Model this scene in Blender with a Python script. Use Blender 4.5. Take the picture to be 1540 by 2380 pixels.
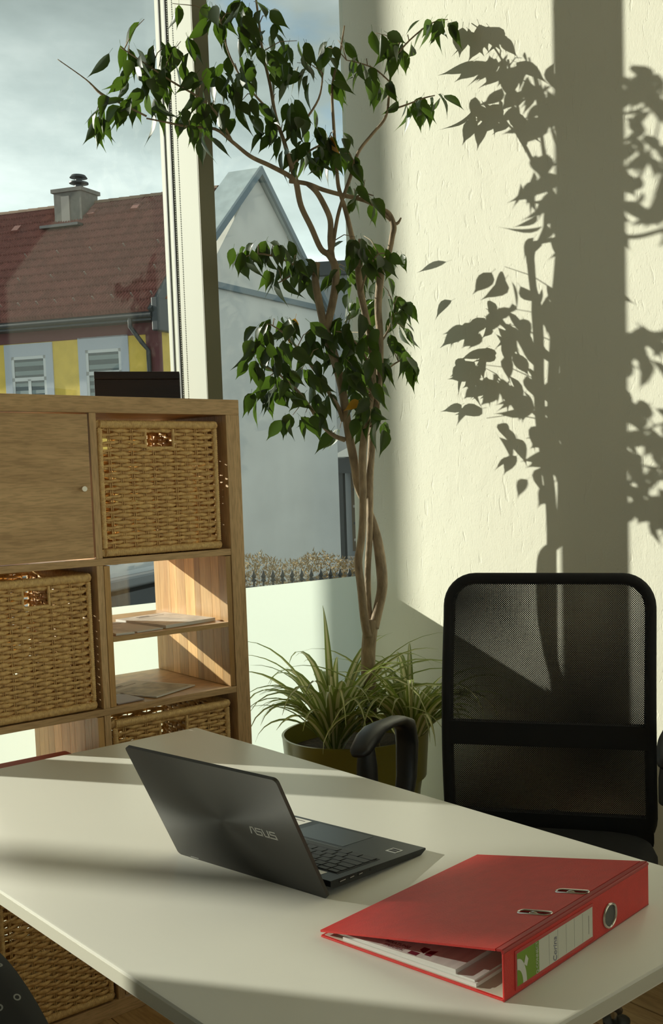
import bpy, bmesh, math, random
from mathutils import Vector, Matrix, Quaternion
R = random.Random(7)
PI = math.pi
scene = bpy.context.scene
for o in list(bpy.data.objects): bpy.data.objects.remove(o, do_unlink=True)
COL = scene.collection

# ------------------------------------------------------------------ camera
# world: X = metres inward from the glass front, Y = towards the plaster wall (wall at Y=0), Z = up
W_, H_ = 1540, 2380
F_, CX_, CY_ = 2524.78, 1115.38, 1287.2
CAM = Vector((2.954, -2.224, 1.290))
RX = Vector((0.68836, 0.72537, 0)); FY = Vector((-0.72537, 0.68836, 0)); UP = Vector((0, 0, 1))
_p, _r = 0.0826, -0.0222
_fwd = FY*math.cos(_p) - UP*math.sin(_p)
_up = FY*math.sin(_p) + UP*math.cos(_p)
_r2 = RX*math.cos(_r) + _up*math.sin(_r)
_u2 = _up*math.cos(_r) - RX*math.sin(_r)
cd = bpy.data.cameras.new('camera'); cam = bpy.data.objects.new('camera', cd); COL.objects.link(cam)
cd.sensor_fit = 'VERTICAL'; cd.sensor_height = 36.0; cd.lens = F_/H_*36.0
cd.shift_x = (W_/2-CX_)/H_; cd.shift_y = (CY_-H_/2)/H_
cd.clip_start = 0.05; cd.clip_end = 400
m = Matrix.Identity(4)
for i in range(3):
    m[i][0] = _r2[i]; m[i][1] = _u2[i]; m[i][2] = -_fwd[i]; m[i][3] = CAM[i]
cam.matrix_world = m
scene.camera = cam
def ray(x, y): return _r2*((x-CX_)/F_) - _u2*((y-CY_)/F_) + _fwd
def hit(x, y, P, n):
    v = ray(x, y); n = Vector(n); return CAM + v*((Vector(P)-CAM).dot(n)/v.dot(n))
def hitz(x, y, z): return hit(x, y, (0, 0, z), (0, 0, 1))

# ------------------------------------------------------------------ light
scene.view_settings.view_transform = 'Standard'; scene.view_settings.look = 'None'
scene.view_settings.exposure = 0.27; scene.view_settings.gamma = 1.0
scene.view_settings.use_curve_mapping = False
SUN_DIR = Vector((math.cos(math.radians(31.3)), math.sin(math.radians(31.3)), -0.278)).normalized()
sd = bpy.data.lights.new('sun', 'SUN'); sun = bpy.data.objects.new('sun', sd); COL.objects.link(sun)
sd.energy = 5.2; sd.angle = 0.0093; sd.color = (1.0, 0.94, 0.80)
sun.location = (-8, -8, 6)
sun.rotation_euler = SUN_DIR.to_track_quat('-Z', 'Y').to_euler()

world = bpy.data.worlds.new('world'); scene.world = world; world.use_nodes = True
nt = world.node_tree; nt.nodes.clear()
N = nt.nodes.new; L = nt.links.new
out = N('ShaderNodeOutputWorld'); bg = N('ShaderNodeBackground'); L(bg.outputs[0], out.inputs[0])
tc = N('ShaderNodeTexCoord'); mp = N('ShaderNodeMapping'); mp.inputs['Scale'].default_value = (1.0, 1.0, 2.6)
mp.inputs['Location'].default_value = (0.35, 0.2, 0.55)
L(tc.outputs['Generated'], mp.inputs[0])
n1 = N('ShaderNodeTexNoise'); n1.inputs['Scale'].default_value = 2.6; n1.inputs['Detail'].default_value = 7; n1.inputs['Roughness'].default_value = 0.55
L(mp.outputs[0], n1.inputs['Vector'])
r1 = N('ShaderNodeValToRGB')   # cloud body: dark grey teal to bright white
r1.color_ramp.elements[0].position = 0.36; r1.color_ramp.elements[0].color = (0.34, 0.40, 0.385, 1)
r1.color_ramp.elements[1].position = 0.66; r1.color_ramp.elements[1].color = (0.80, 0.86, 0.82, 1)
e = r1.color_ramp.elements.new(0.5); e.color = (0.50, 0.57, 0.55, 1)
L(n1.outputs['Fac'], r1.inputs[0])
n2 = N('ShaderNodeTexNoise'); n2.inputs['Scale'].default_value = 3.4; n2.inputs['Detail'].default_value = 5
mp2 = N('ShaderNodeMapping'); mp2.inputs['Location'].default_value = (1.7, 0.4, 0.0); mp2.inputs['Scale'].default_value = (1, 1, 2.0)
L(tc.outputs['Generated'], mp2.inputs[0]); L(mp2.outputs[0], n2.inputs['Vector'])
r2 = N('ShaderNodeValToRGB'); r2.color_ramp.elements[0].position = 0.60; r2.color_ramp.elements[1].position = 0.70
r2.color_ramp.elements[0].color = (0, 0, 0, 1); r2.color_ramp.elements[1].color = (1, 1, 1, 1)
L(n2.outputs['Fac'], r2.inputs[0])
mx = N('ShaderNodeMixRGB'); mx.inputs[2].default_value = (0.20, 0.42, 0.66, 1)
L(r2.outputs[0], mx.inputs[0]); L(r1.outputs[0], mx.inputs[1])
sx = N('ShaderNodeSeparateXYZ'); L(tc.outputs['Generated'], sx.inputs[0])
gr = N('ShaderNodeMapRange'); gr.inputs['From Min'].default_value = 0.20; gr.inputs['From Max'].default_value = 0.44; gr.inputs['To Min'].default_value = 1.45; gr.inputs['To Max'].default_value = 0.55; L(sx.outputs['Z'], gr.inputs['Value'])
L(mx.outputs[0], bg.inputs['Color']); L(gr.outputs[0], bg.inputs['Strength'])

# ------------------------------------------------------------------ helpers
def link(o, parent=None):
    COL.objects.link(o)
    if parent is not None: o.parent = parent
    return o
def tag(o, label=None, cat=None, group=None, kind=None):
    if label: o['label'] = label
    if cat: o['category'] = cat
    if group: o['group'] = group
    if kind: o['kind'] = kind
    return o
def empty(name, loc=(0, 0, 0), rz=0.0, label=None, cat=None, group=None, kind=None, parent=None):
    o = bpy.data.objects.new(name, None); o.empty_display_size = 0.1
    o.location = loc; o.rotation_euler = (0, 0, rz); link(o, parent)
    return tag(o, label, cat, group, kind)
class MB:
    """collects geometry for ONE mesh object"""
    def __init__(s): s.v = []; s.f = []; s.m = []
    def add(s, v, f, mi=0):
        b = len(s.v); s.v += [tuple(p) for p in v]; s.f += [tuple(i+b for i in q) for q in f]; s.m += [mi]*len(f); return s
    def box(s, x0, x1, y0, y1, z0, z1, mi=0, bev=0.0):
        x0, x1 = sorted((x0, x1)); y0, y1 = sorted((y0, y1)); z0, z1 = sorted((z0, z1))
        if bev <= 0:
            v = [(x0,y0,z0),(x1,y0,z0),(x1,y1,z0),(x0,y1,z0),(x0,y0,z1),(x1,y0,z1),(x1,y1,z1),(x0,y1,z1)]
            return s.add(v, [(3,2,1,0),(4,5,6,7),(0,1,5,4),(1,2,6,5),(2,3,7,6),(3,0,4,7)], mi)
        bm = bmesh.new(); bmesh.ops.create_cube(bm, size=1)
        for q in bm.verts: q.co = Vector(((x0+x1)/2+q.co.x*(x1-x0), (y0+y1)/2+q.co.y*(y1-y0), (z0+z1)/2+q.co.z*(z1-z0)))
        bmesh.ops.bevel(bm, geom=bm.edges[:], offset=bev, segments=2, affect='EDGES', profile=0.6)
        return s.bm(bm, mi)
    def bm(s, bm, mi=0):
        bm.verts.index_update()
        s.add([q.co[:] for q in bm.verts], [[q.index for q in f.verts] for f in bm.faces], mi); bm.free(); return s
    def tube(s, pts, rad, n=8, caps=True, mi=0, flat=1.0, closed=False):
        pts = [Vector(p) for p in pts]; k = len(pts)
        if not hasattr(rad, '__len__'): rad = [rad]*k
        v = []; ref = None
        for i, p in enumerate(pts):
            if closed: t = pts[(i+1) % k]-pts[i-1]
            else: t = pts[min(i+1, k-1)]-pts[max(i-1, 0)]
            if t.length < 1e-9: t = Vector((0, 0, 1))
            t.normalize()
            if ref is None: ref = Vector((0, 0, 1)) if abs(t.z) < 0.9 else Vector((1, 0, 0))
            a = t.cross(ref)
            if a.length < 1e-6: a = t.orthogonal()
            a.normalize(); b = a.cross(t).normalized(); ref = b
            for j in range(n):
                th = 2*PI*j/n; v.append(p + a*(math.cos(th)*rad[i]) + b*(math.sin(th)*rad[i]*flat))
        f = []
        for i in range(k if closed else k-1):
            for j in range(n):
                i2 = (i+1) % k
                f.append((i*n+j, i*n+(j+1) % n, i2*n+(j+1) % n, i2*n+j))
        if caps and not closed: f.append(tuple(range(n-1, -1, -1))); f.append(tuple((k-1)*n+j for j in range(n)))
        return s.add(v, f, mi)
    def lathe(s, prof, n=32, c=(0, 0), mi=0, caps=True):
        v = [(c[0]+r*math.cos(2*PI*j/n), c[1]+r*math.sin(2*PI*j/n), z) for r, z in prof for j in range(n)]
        f = [(i*n+j, i*n+(j+1) % n, (i+1)*n+(j+1) % n, (i+1)*n+j) for i in range(len(prof)-1) for j in range(n)]
        if caps: f.append(tuple(range(n-1, -1, -1))); f.append(tuple((len(prof)-1)*n+j for j in range(n)))
        return s.add(v, f, mi)
    def prism(s, poly, d, mi=0):
        """poly: 3D points of a planar outline, extruded by vector d"""
        d = Vector(d); k = len(poly); v = [Vector(p) for p in poly]; v = v+[p+d for p in v]
        f = [tuple(range(k-1, -1, -1)), tuple(range(k, 2*k))]+[(i, (i+1) % k, k+(i+1) % k, k+i) for i in range(k)]
        return s.add(v, f, mi)
    def mesh(s, name, mats, smooth=False, fix=True):
        me = bpy.data.meshes.new(name); me.from_pydata(s.v, [], s.f)
        for mt in (mats if isinstance(mats, (list, tuple)) else [mats]): me.materials.append(mt)
        me.polygons.foreach_set('material_index', s.m)
        if fix:
            bm = bmesh.new(); bm.from_mesh(me); bmesh.ops.recalc_face_normals(bm, faces=bm.faces[:]); bm.to_mesh(me); bm.free()
        if smooth:
            me.polygons.foreach_set('use_smooth', [True]*len(me.polygons))
            if smooth != 'all':
                try: me.set_sharp_from_angle(angle=math.radians(40))
                except Exception: pass
        me.update(); return me
    def build(s, name, mats, parent=None, smooth=False, loc=(0, 0, 0), rz=0.0, fix=True):
        o = bpy.data.objects.new(name, s.mesh(name, mats, smooth, fix)); o.location = loc; o.rotation_euler = (0, 0, rz)
        return link(o, parent)
def inst(name, mesh, parent=None, loc=(0, 0, 0), rot=(0, 0, 0), scale=(1, 1, 1)):
    o = bpy.data.objects.new(name, mesh); o.location = loc; o.rotation_euler = rot; o.scale = scale; return link(o, parent)
def copy_tree(o, parent=None):
    c = o.copy(); COL.objects.link(c); c.parent = parent
    for ch in list(o.children): copy_tree(ch, c)
    return c
def text_mesh(name, body, size, mat, parent, mat4, thick=0.0002, shear=0.0, align='CENTER'):
    cu = bpy.data.curves.new(name, 'FONT'); cu.body = body; cu.size = size; cu.extrude = thick; cu.align_x = align; cu.align_y = 'CENTER'; cu.shear = shear; cu.resolution_u = 3
    t = bpy.data.objects.new(name+'_tmp', cu); COL.objects.link(t)
    dg = bpy.context.evaluated_depsgraph_get(); me = bpy.data.meshes.new_from_object(t.evaluated_get(dg))
    bpy.data.objects.remove(t, do_unlink=True)
    me.name = name; me.materials.clear(); me.materials.append(mat); me.transform(mat4)
    o = bpy.data.objects.new(name, me); return link(o, parent)
def rrect(w, h, r, n=6):
    """rounded rectangle outline centred on 0, list of (a,b)"""
    o = []
    for cx, cy, a0 in ((w/2-r, h/2-r, 0), (-w/2+r, h/2-r, PI/2), (-w/2+r, -h/2+r, PI), (w/2-r, -h/2+r, 1.5*PI)):
        for i in range(n+1):
            a = a0+PI/2*i/n; o.append((cx+r*math.cos(a), cy+r*math.sin(a)))
    return o

# ------------------------------------------------------------------ materials
MATS = {}
def mat(name, col, rough=0.5, metal=0.0, spec=0.5, noise=0.0, nscale=30, bump=0.0, bscale=60, stretch=(1, 1, 1), vary=0.0, coat=0.0):
    """principled; noise mottles the colour, bump adds fine relief, vary shifts the value per object"""
    if name in MATS: return MATS[name]
    mt = bpy.data.materials.new(name); mt.use_nodes = True; nt = mt.node_tree; b = nt.nodes['Principled BSDF']
    col = tuple(col)+(1,) if len(col) == 3 else col
    b.inputs['Base Color'].default_value = col; b.inputs['Roughness'].default_value = rough; b.inputs['Metallic'].default_value = metal
    b.inputs['Specular IOR Level'].default_value = spec
    if coat: b.inputs['Coat Weight'].default_value = coat
    N = nt.nodes.new; Lk = nt.links.new
    if noise or bump:
        tc = N('ShaderNodeTexCoord'); mp = N('ShaderNodeMapping'); mp.inputs['Scale'].default_value = stretch; Lk(tc.outputs['Object'], mp.inputs[0])
    last = None
    if noise:
        n = N('ShaderNodeTexNoise'); n.inputs['Scale'].default_value = nscale; n.inputs['Detail'].default_value = 5; Lk(mp.outputs[0], n.inputs['Vector'])
        r = N('ShaderNodeValToRGB'); r.color_ramp.elements[0].position = 0.3; r.color_ramp.elements[1].position = 0.7
        r.color_ramp.elements[0].color = tuple(c*(1-noise) for c in col[:3])+(1,); r.color_ramp.elements[1].color = tuple(min(1, c*(1+noise)) for c in col[:3])+(1,)
        Lk(n.outputs['Fac'], r.inputs[0]); last = r.outputs[0]
    if vary:
        oi = N('ShaderNodeObjectInfo'); mr = N('ShaderNodeMapRange'); mr.inputs['To Min'].default_value = 1-vary; mr.inputs['To Max'].default_value = 1+vary
        Lk(oi.outputs['Random'], mr.inputs['Value']); hs = N('ShaderNodeHueSaturation'); Lk(mr.outputs[0], hs.inputs['Value'])
        if last: Lk(last, hs.inputs['Color'])
        else: hs.inputs['Color'].default_value = col
        last = hs.outputs[0]
    if last: Lk(last, b.inputs['Base Color'])
    if bump:
        n = N('ShaderNodeTexNoise'); n.inputs['Scale'].default_value = bscale; n.inputs['Detail'].default_value = 4; Lk(mp.outputs[0], n.inputs['Vector'])
        bp = N('ShaderNodeBump'); bp.inputs['Strength'].default_value = bump; bp.inputs['Distance'].default_value = 0.01; Lk(n.outputs['Fac'], bp.inputs['Height']); Lk(bp.outputs[0], b.inputs['Normal'])
    MATS[name] = mt; return mt
def wood(name, c1, c2, stretch, scale=6.0, rough=0.5, vary=0.0, fine=0.35):
    """wood grain: noise stretched along the grain, in object space"""
    mt = bpy.data.materials.new(name); mt.use_nodes = True; nt = mt.node_tree; b = nt.nodes['Principled BSDF']; N = nt.nodes.new; Lk = nt.links.new
    tc = N('ShaderNodeTexCoord'); mp = N('ShaderNodeMapping'); mp.inputs['Scale'].default_value = stretch
    oi = N('ShaderNodeObjectInfo'); ad = N('ShaderNodeVectorMath'); ad.operation = 'ADD'; sc = N('ShaderNodeVectorMath'); sc.operation = 'SCALE'
    cb = N('ShaderNodeCombineXYZ')
    for k in range(3): Lk(oi.outputs['Random'], cb.inputs[k])
    Lk(cb.outputs[0], sc.inputs[0]); sc.inputs['Scale'].default_value = 13.0
    Lk(tc.outputs['Object'], ad.inputs[0]); Lk(sc.outputs[0], ad.inputs[1]); Lk(ad.outputs[0], mp.inputs[0])
    n = N('ShaderNodeTexNoise'); n.inputs['Scale'].default_value = scale; n.inputs['Detail'].default_value = 6; n.inputs['Distortion'].default_value = 0.6; Lk(mp.outputs[0], n.inputs['Vector'])
    n2 = N('ShaderNodeTexNoise'); n2.inputs['Scale'].default_value = scale*7; n2.inputs['Detail'].default_value = 3; Lk(mp.outputs[0], n2.inputs['Vector'])
    r = N('ShaderNodeValToRGB'); r.color_ramp.elements[0].position = 0.32; r.color_ramp.elements[1].position = 0.68
    r.color_ramp.elements[0].color = (*c1, 1); r.color_ramp.elements[1].color = (*c2, 1); Lk(n.outputs['Fac'], r.inputs[0])
    m2 = N('ShaderNodeMixRGB'); m2.blend_type = 'MULTIPLY'; m2.inputs[0].default_value = fine; Lk(r.outputs[0], m2.inputs[1])
    r3 = N('ShaderNodeValToRGB'); r3.color_ramp.elements[0].position = 0.38; r3.color_ramp.elements[1].position = 0.55; r3.color_ramp.elements[0].color = (0.45, 0.4, 0.35, 1)
    Lk(n2.outputs['Fac'], r3.inputs[0]); Lk(r3.outputs[0], m2.inputs[2]); last = m2.outputs[0]
    if vary:
        mr = N('ShaderNodeMapRange'); mr.inputs['To Min'].default_value = 1-vary; mr.inputs['To Max'].default_value = 1+vary
        Lk(oi.outputs['Random'], mr.inputs['Value']); hs = N('ShaderNodeHueSaturation'); Lk(mr.outputs[0], hs.inputs['Value']); Lk(last, hs.inputs['Color']); last = hs.outputs[0]
    Lk(last, b.inputs['Base Color']); b.inputs['Roughness'].default_value = rough
    bp = N('ShaderNodeBump'); bp.inputs['Strength'].default_value = 0.12; bp.inputs['Distance'].default_value = 0.003; Lk(n2.outputs['Fac'], bp.inputs['Height']); Lk(bp.outputs[0], b.inputs['Normal'])
    MATS[name] = mt; return mt
def mixmat(name, parts):
    """blend of plain shaders: parts = [(weight, node type, {input: value}), ...]"""
    mt = bpy.data.materials.new(name); mt.use_nodes = True; nt = mt.node_tree; nt.nodes.clear(); o = nt.nodes.new('ShaderNodeOutputMaterial'); cur = None; tot = 0
    for w, ty, ins in parts:
        s = nt.nodes.new(ty)
        for k, v in ins.items(): s.inputs[k].default_value = v
        if cur is None: cur = s.outputs[0]; tot = w
        else:
            mx = nt.nodes.new('ShaderNodeMixShader'); tot += w; mx.inputs[0].default_value = w/tot
            nt.links.new(cur, mx.inputs[1]); nt.links.new(s.outputs[0], mx.inputs[2]); cur = mx.outputs[0]
    nt.links.new(cur, o.inputs[0]); MATS[name] = mt; return mt

# plaster: smooth paint with trowel scratches and pits
def plaster(name, col):
    mt = bpy.data.materials.new(name); mt.use_nodes = True; nt = mt.node_tree; b = nt.nodes['Principled BSDF']; N = nt.nodes.new; Lk = nt.links.new
    b.inputs['Base Color'].default_value = (*col, 1); b.inputs['Roughness'].default_value = 0.75
    tc = N('ShaderNodeTexCoord'); h = None
    for st, sc, lo, hi, wt in (((1, 1, 0.3), 48, 0.62, 0.72, -0.8), ((1, 1, 0.5), 110, 0.64, 0.74, -0.6), ((1, 1, 1), 9, 0.2, 0.8, 1.0), ((1.2, 1, 0.7), 170, 0.3, 0.7, 0.2)):
        mp = N('ShaderNodeMapping'); mp.inputs['Scale'].default_value = st; mp.inputs['Rotation'].default_value = (0, 0.35, 0); Lk(tc.outputs['Object'], mp.inputs[0])
        n = N('ShaderNodeTexNoise'); n.inputs['Scale'].default_value = sc; n.inputs['Detail'].default_value = 4; n.inputs['Distortion'].default_value = 0.8; Lk(mp.outputs[0], n.inputs['Vector'])
        mr = N('ShaderNodeMapRange'); mr.inputs['From Min'].default_value = lo; mr.inputs['From Max'].default_value = hi; mr.inputs['To Max'].default_value = wt; Lk(n.outputs['Fac'], mr.inputs['Value'])
        if h is None: h = mr.outputs[0]
        else:
            ad = N('ShaderNodeMath'); Lk(h, ad.inputs[0]); Lk(mr.outputs[0], ad.inputs[1]); h = ad.outputs[0]
    bp = N('ShaderNodeBump'); bp.inputs['Strength'].default_value = 0.5; bp.inputs['Distance'].default_value = 0.0022; Lk(h, bp.inputs['Height']); Lk(bp.outputs[0], b.inputs['Normal'])
    MATS[name] = mt; return mt
M_plaster = plaster('plaster_cream', (0.795, 0.78, 0.66))
M_white = mat('warm_white_paint', (0.86, 0.775, 0.63), 0.6)
M_frame = mat('window_frame_paint', (0.55, 0.555, 0.48), 0.62, spec=0.25)
M_seal = mat('black_rubber_seal', (0.02, 0.02, 0.025), 0.6)
M_glass = mixmat('window_glass', [(0.90, 'ShaderNodeBsdfTransparent', {'Color': (0.95, 0.98, 0.97, 1)}), (0.028, 'ShaderNodeBsdfGlossy', {'Roughness': 0.0, 'Color': (1, 1, 1, 1)})])
M_film = mixmat('frosted_film', [(0.66, 'ShaderNodeBsdfTranslucent', {'Color': (0.95, 0.99, 0.945, 1)}), (0.25, 'ShaderNodeBsdfDiffuse', {'Color': (0.78, 0.82, 0.76, 1)}), (0.05, 'ShaderNodeBsdfGlossy', {'Roughness': 0.35, 'Color': (1, 1, 1, 1)})])
M_oakH = wood('shelf_oak_veneer', (0.60, 0.385, 0.19), (0.80, 0.54, 0.28), (1.2, 1.0, 9.0), 4.0, 0.45)
M_oakV = wood('shelf_oak_veneer_upright', (0.60, 0.385, 0.19), (0.80, 0.54, 0.28), (9.0, 9.0, 1.0), 4.0, 0.45)
M_pine = wood('pine_wood', (0.64, 0.35, 0.12), (0.82, 0.52, 0.22), (6, 6, 0.5), 5.0, 0.45, vary=0.32, fine=0.25)
M_pineH = wood('pine_board', (0.58, 0.36, 0.15), (0.76, 0.52, 0.26), (0.6, 0.6, 6), 5.0, 0.4, fine=0.25)
M_floor = wood('floor_oak', (0.42, 0.25, 0.10), (0.60, 0.40, 0.19), (0.7, 8, 8), 3.0, 0.35, vary=0.12)
M_cane = mat('rattan_cane', (0.92, 0.54, 0.225), 0.42, noise=0.28, nscale=90, vary=0.06)
M_cane2 = mat('rattan_wrap', (0.94, 0.57, 0.245), 0.42, noise=0.25, nscale=120)
M_table = mat('desk_laminate', (0.85, 0.835, 0.755), 0.36, spec=0.5)
M_tedge = mat('desk_edge_band', (0.66, 0.64, 0.54), 0.42)
M_black = mat('black_plastic', (0.012, 0.012, 0.013), 0.42)
M_blackm = mat('black_fabric', (0.010, 0.010, 0.011), 0.8, bump=0.2, bscale=900)
M_chrome = mat('polished_steel', (0.62, 0.60, 0.57), 0.18, metal=1.0)
M_paper = mat('white_paper', (0.80, 0.79, 0.75), 0.7)
M_steel = mat('grey_steel', (0.35, 0.35, 0.34), 0.45, metal=0.8)
# ================================================================== the room
GZ = -0.65                                     # street level outside
def struct(name, mb, mt, parent=None, **k):
    o = mb.build(name, mt, parent, **k)
    if parent is None: o['kind'] = 'structure'
    return o
RXM, RYM, RZM = 5.2, -5.2, 3.5                 # room extents
floor = struct('floor', MB().box(0.0, RXM, RYM, 0, -0.12, -0.012), M_floor)
pk = {}
for r in range(20):
    y1 = -0.13*r; x = 0.0; k = 0
    while x < RXM-0.01:
        ln = (1.8, 1.3, 1.55)[(r+k) % 3] if k else (0.7, 1.5, 1.1)[r % 3]
        ln = round(min(ln, RXM-x), 3)
        if ln not in pk: pk[ln] = MB().box(0.0012, ln-0.0012, -0.1288, -0.0012, -0.012, 0.0, bev=0.0012).mesh('plank', M_floor)
        inst('plank', pk[ln], floor, (x, y1, 0)); x += ln; k += 1
struct('ceiling', MB().box(-0.1, RXM, RYM, 0, RZM, RZM+0.15), M_white)
struct('wall_right', MB().box(-0.0, RXM+0.2, 0, 0.2, GZ, RZM+0.15), M_plaster)
struct('wall_left', MB().box(-0.1, RXM+0.2, RYM-0.2, RYM, GZ, RZM+0.15), M_white)
wb = MB()
for a in ((RYM, -4.3, 0, RZM), (-0.9, 0, 0, RZM), (-4.3, -0.9, 0, 0.9), (-4.3, -0.9, 2.6, RZM)): wb.box(RXM, RXM+0.2, a[0], a[1], a[2], a[3])
struct('wall_back', wb, M_white)
w4 = empty('window_4', (RXM+0.08, -2.6, 0.9), kind='structure')  # unseen window behind the camera, added to let in fill light
fr = MB()
for y in (-1.7, -0.57, 0.57, 1.7): fr.box(-0.03, 0.03, y-0.03, y+0.03, 0, 1.7)
fr.box(-0.03, 0.03, -1.7, 1.7, 0, 0.06).box(-0.03, 0.03, -1.7, 1.7, 1.64, 1.7)
fr.build('window_frame', M_frame, w4)
for y in (-1.13, 0, 1.13): MB().box(-0.004, 0.004, y-0.54, y+0.54, 0.06, 1.64).build('pane', M_glass, w4)
WE = -2.83                                      # end of the glass front
wf = MB().box(-0.1, 0.15, RYM, WE, GZ, RZM).box(-0.1, 0.15, WE, 0, 3.3, RZM).box(-0.1, 0.02, WE, 0, GZ, 0.0)
struct('wall_front', wf, M_white)
# three tall panes with posts between them
FILM_Z = 0.922
M_post_shade = mat('post_shade_olive', (0.26, 0.25, 0.17), 0.5)
posts = [(-0.574, -0.624), (-1.832, -1.882)]
spans = [(0.0, -0.574), (-0.624, -1.832), (-1.882, WE)]
for i, (ya, yb) in enumerate(spans):
    w = empty('window_%d' % (i+1), (0, 0, 0), kind='structure')
    MB().box(0.012, 0.018, yb, ya, 0.05, 3.3).build('pane', M_glass, w)
    MB().box(0.0186, 0.0190, yb+0.004, ya-0.002, 0.05, FILM_Z-(0.0 if i == 0 else 0.014)).build('frosted_film', M_film, w)['label'] = 'frosted privacy film on the lower glass'
    MB().box(-0.02, 0.05, yb, ya, 0.0, 0.05).build('bottom_rail', M_frame, w)
for i, (ya, yb) in enumerate(posts):
    t = empty('trim_%d' % (i+1), (0, 0, 0), kind='structure')
    MB().box(0.0, 0.15, yb, ya, 0.0, 3.3, bev=0.003).build('post', M_frame, t)
    MB().box(0.15, 0.1515, yb+0.001, ya-0.001, 0.0, 3.3).build('shade_strip', M_post_shade, t)  # added dark layer: shade on the post's room side put into the colour
    # outer half of the post beyond the glass, with dark seals along the joints
    MB().box(-0.06, 0.0, yb, yb+0.02, GZ, 3.3, bev=0.002).build('outer_post', M_frame, t)
    MB().box(-0.034, -0.028, yb-0.0035, yb, 0.05, 3.3).build('seal', M_seal, t)
    MB().box(0.004, 0.011, yb-0.005, yb, 0.05, 3.3).build('seal', M_seal, t)
# ball chain of a roller blind hanging in front of the post
ch = empty('blind_chain', (0.030, -0.632, 1.02), label='thin beaded blind chain hanging beside the pale window post', cat='chain')
bs = MB()
for k in range(300):
    z = 0.0065*k+0.01; bs.lathe([(0.0003, z-0.0024), (0.0022, z), (0.0003, z+0.0024)], 6, (0, 0))
tag(bs.build('beads', mat('chain_steel', (0.55, 0.55, 0.52), 0.3, metal=0.6), ch, smooth='all'), kind='stuff')
MB().tube([(0, 0, 0), (0, 0, 2.28)], 0.0006, 6).build('cord', M_seal, ch)

# ================================================================== outside
M_asph = mat('asphalt', (0.16, 0.165, 0.165), 0.9, noise=0.25, nscale=8)
struct('ground', MB().box(-70, 40, -60, 70, GZ-0.2, GZ), M_asph)
def cf(right, fwd, z=0.0): return Vector((CAM.x, CAM.y, 0)) + RX*right + FY*fwd + Vector((0, 0, z))
def pxf(px, py, fwd): # point seen at a pixel, fwd metres ahead of the lens
    v = ray(px, py); return CAM + v*(fwd/(v.x*FY.x+v.y*FY.y))
class Frame:
    """local frame of a building: origin on the ground, x axis along its front, y axis away from the viewer"""
    def __init__(s, O, xdir):
        s.O = Vector((O[0], O[1], GZ)); s.x = Vector((xdir[0], xdir[1], 0)).normalized(); s.y = Vector((-s.x.y, s.x.x, 0)); s.rz = math.atan2(s.x.y, s.x.x)
    def px(s, x, y, off=0.0):   # pixel on the upright plane at depth off -> local (x, z)
        P = hit(x, y, s.O+s.y*off, s.y); d = P-s.O; return d.dot(s.x), d.z
# ---- yellow house with the tiled roof
ca, sa = math.cos(math.radians(20)), math.sin(math.radians(20))
v0 = ray(380, 900); h0 = Vector((v0.x, v0.y, 0)).normalized()
HF = Frame(Vector((CAM.x, CAM.y, 0))+h0*30.0, RX*ca-FY*sa)
hs = empty('yellow_house', HF.O, HF.rz, 'yellow house with dark red tiled roof, chimney and white window surrounds', 'house')
M_yel = mat('yellow_render', (0.86, 0.62, 0.13), 0.9, noise=0.08, nscale=3, bump=0.5, bscale=6)
M_mar = mat('maroon_paint', (0.15, 0.045, 0.05), 0.7)
M_surr = mat('pale_grey_surround', (0.56, 0.60, 0.66), 0.8)
M_upvc = mat('white_window_plastic', (0.72, 0.74, 0.74), 0.4)
M_dglass = mat('dark_window_glass', (0.035, 0.06, 0.065), 0.08, spec=0.8)
M_tile = mat('roof_tile_red', (0.245, 0.105, 0.088), 0.75, noise=0.25, nscale=14, vary=0.12)
M_ridge = mat('ridge_tile', (0.30, 0.20, 0.14), 0.8, vary=0.1)
M_zinc = mat('dark_zinc', (0.07, 0.075, 0.08), 0.5, metal=0.3)
M_chim = mat('chimney_slab', (0.20, 0.185, 0.165), 0.85, noise=0.15, nscale=6)
HL = -11.0; EZ = 6.0                                     # left end, eave height (local)
xe, ze = HF.px(353, 724, -0.35); xr, zr = HF.px(508, 441, 3.6); EZ = ze
MB().box(HL, 0, 0, 8.0, 0, EZ+0.15).build('wall', M_yel, hs)
MB().box(HL-0.1, 0.02, -0.03, 0.0, EZ-0.52, EZ-0.1).build('fascia_band', M_mar, hs)
xm, _ = HF.px(343, 850); MB().box(xm, 0.02, -0.03, 0.0, 0, EZ-0.5).build('corner_band', M_mar, hs)
# gutter, downpipe
MB().tube([(HL-0.2, -0.42, EZ-0.08), (xe+0.05, -0.42, EZ-0.08)], 0.085, 10).build('gutter', M_zinc, hs, smooth=True)
MB().box(HL-0.2, xe, -0.4, 0.02, EZ-0.22, EZ-0.14).build('soffit', M_zinc, hs)
xd, _ = HF.px(352, 850)
MB().tube([(xd-0.30, -0.42, EZ-0.1), (xd-0.30, -0.42, EZ-0.35), (xd-0.12, -0.2, EZ-0.75), (xd, -0.1, EZ-0.95), (xd, -0.1, 0)], 0.06, 10).build('downpipe', M_zinc, hs, smooth=True)
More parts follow.
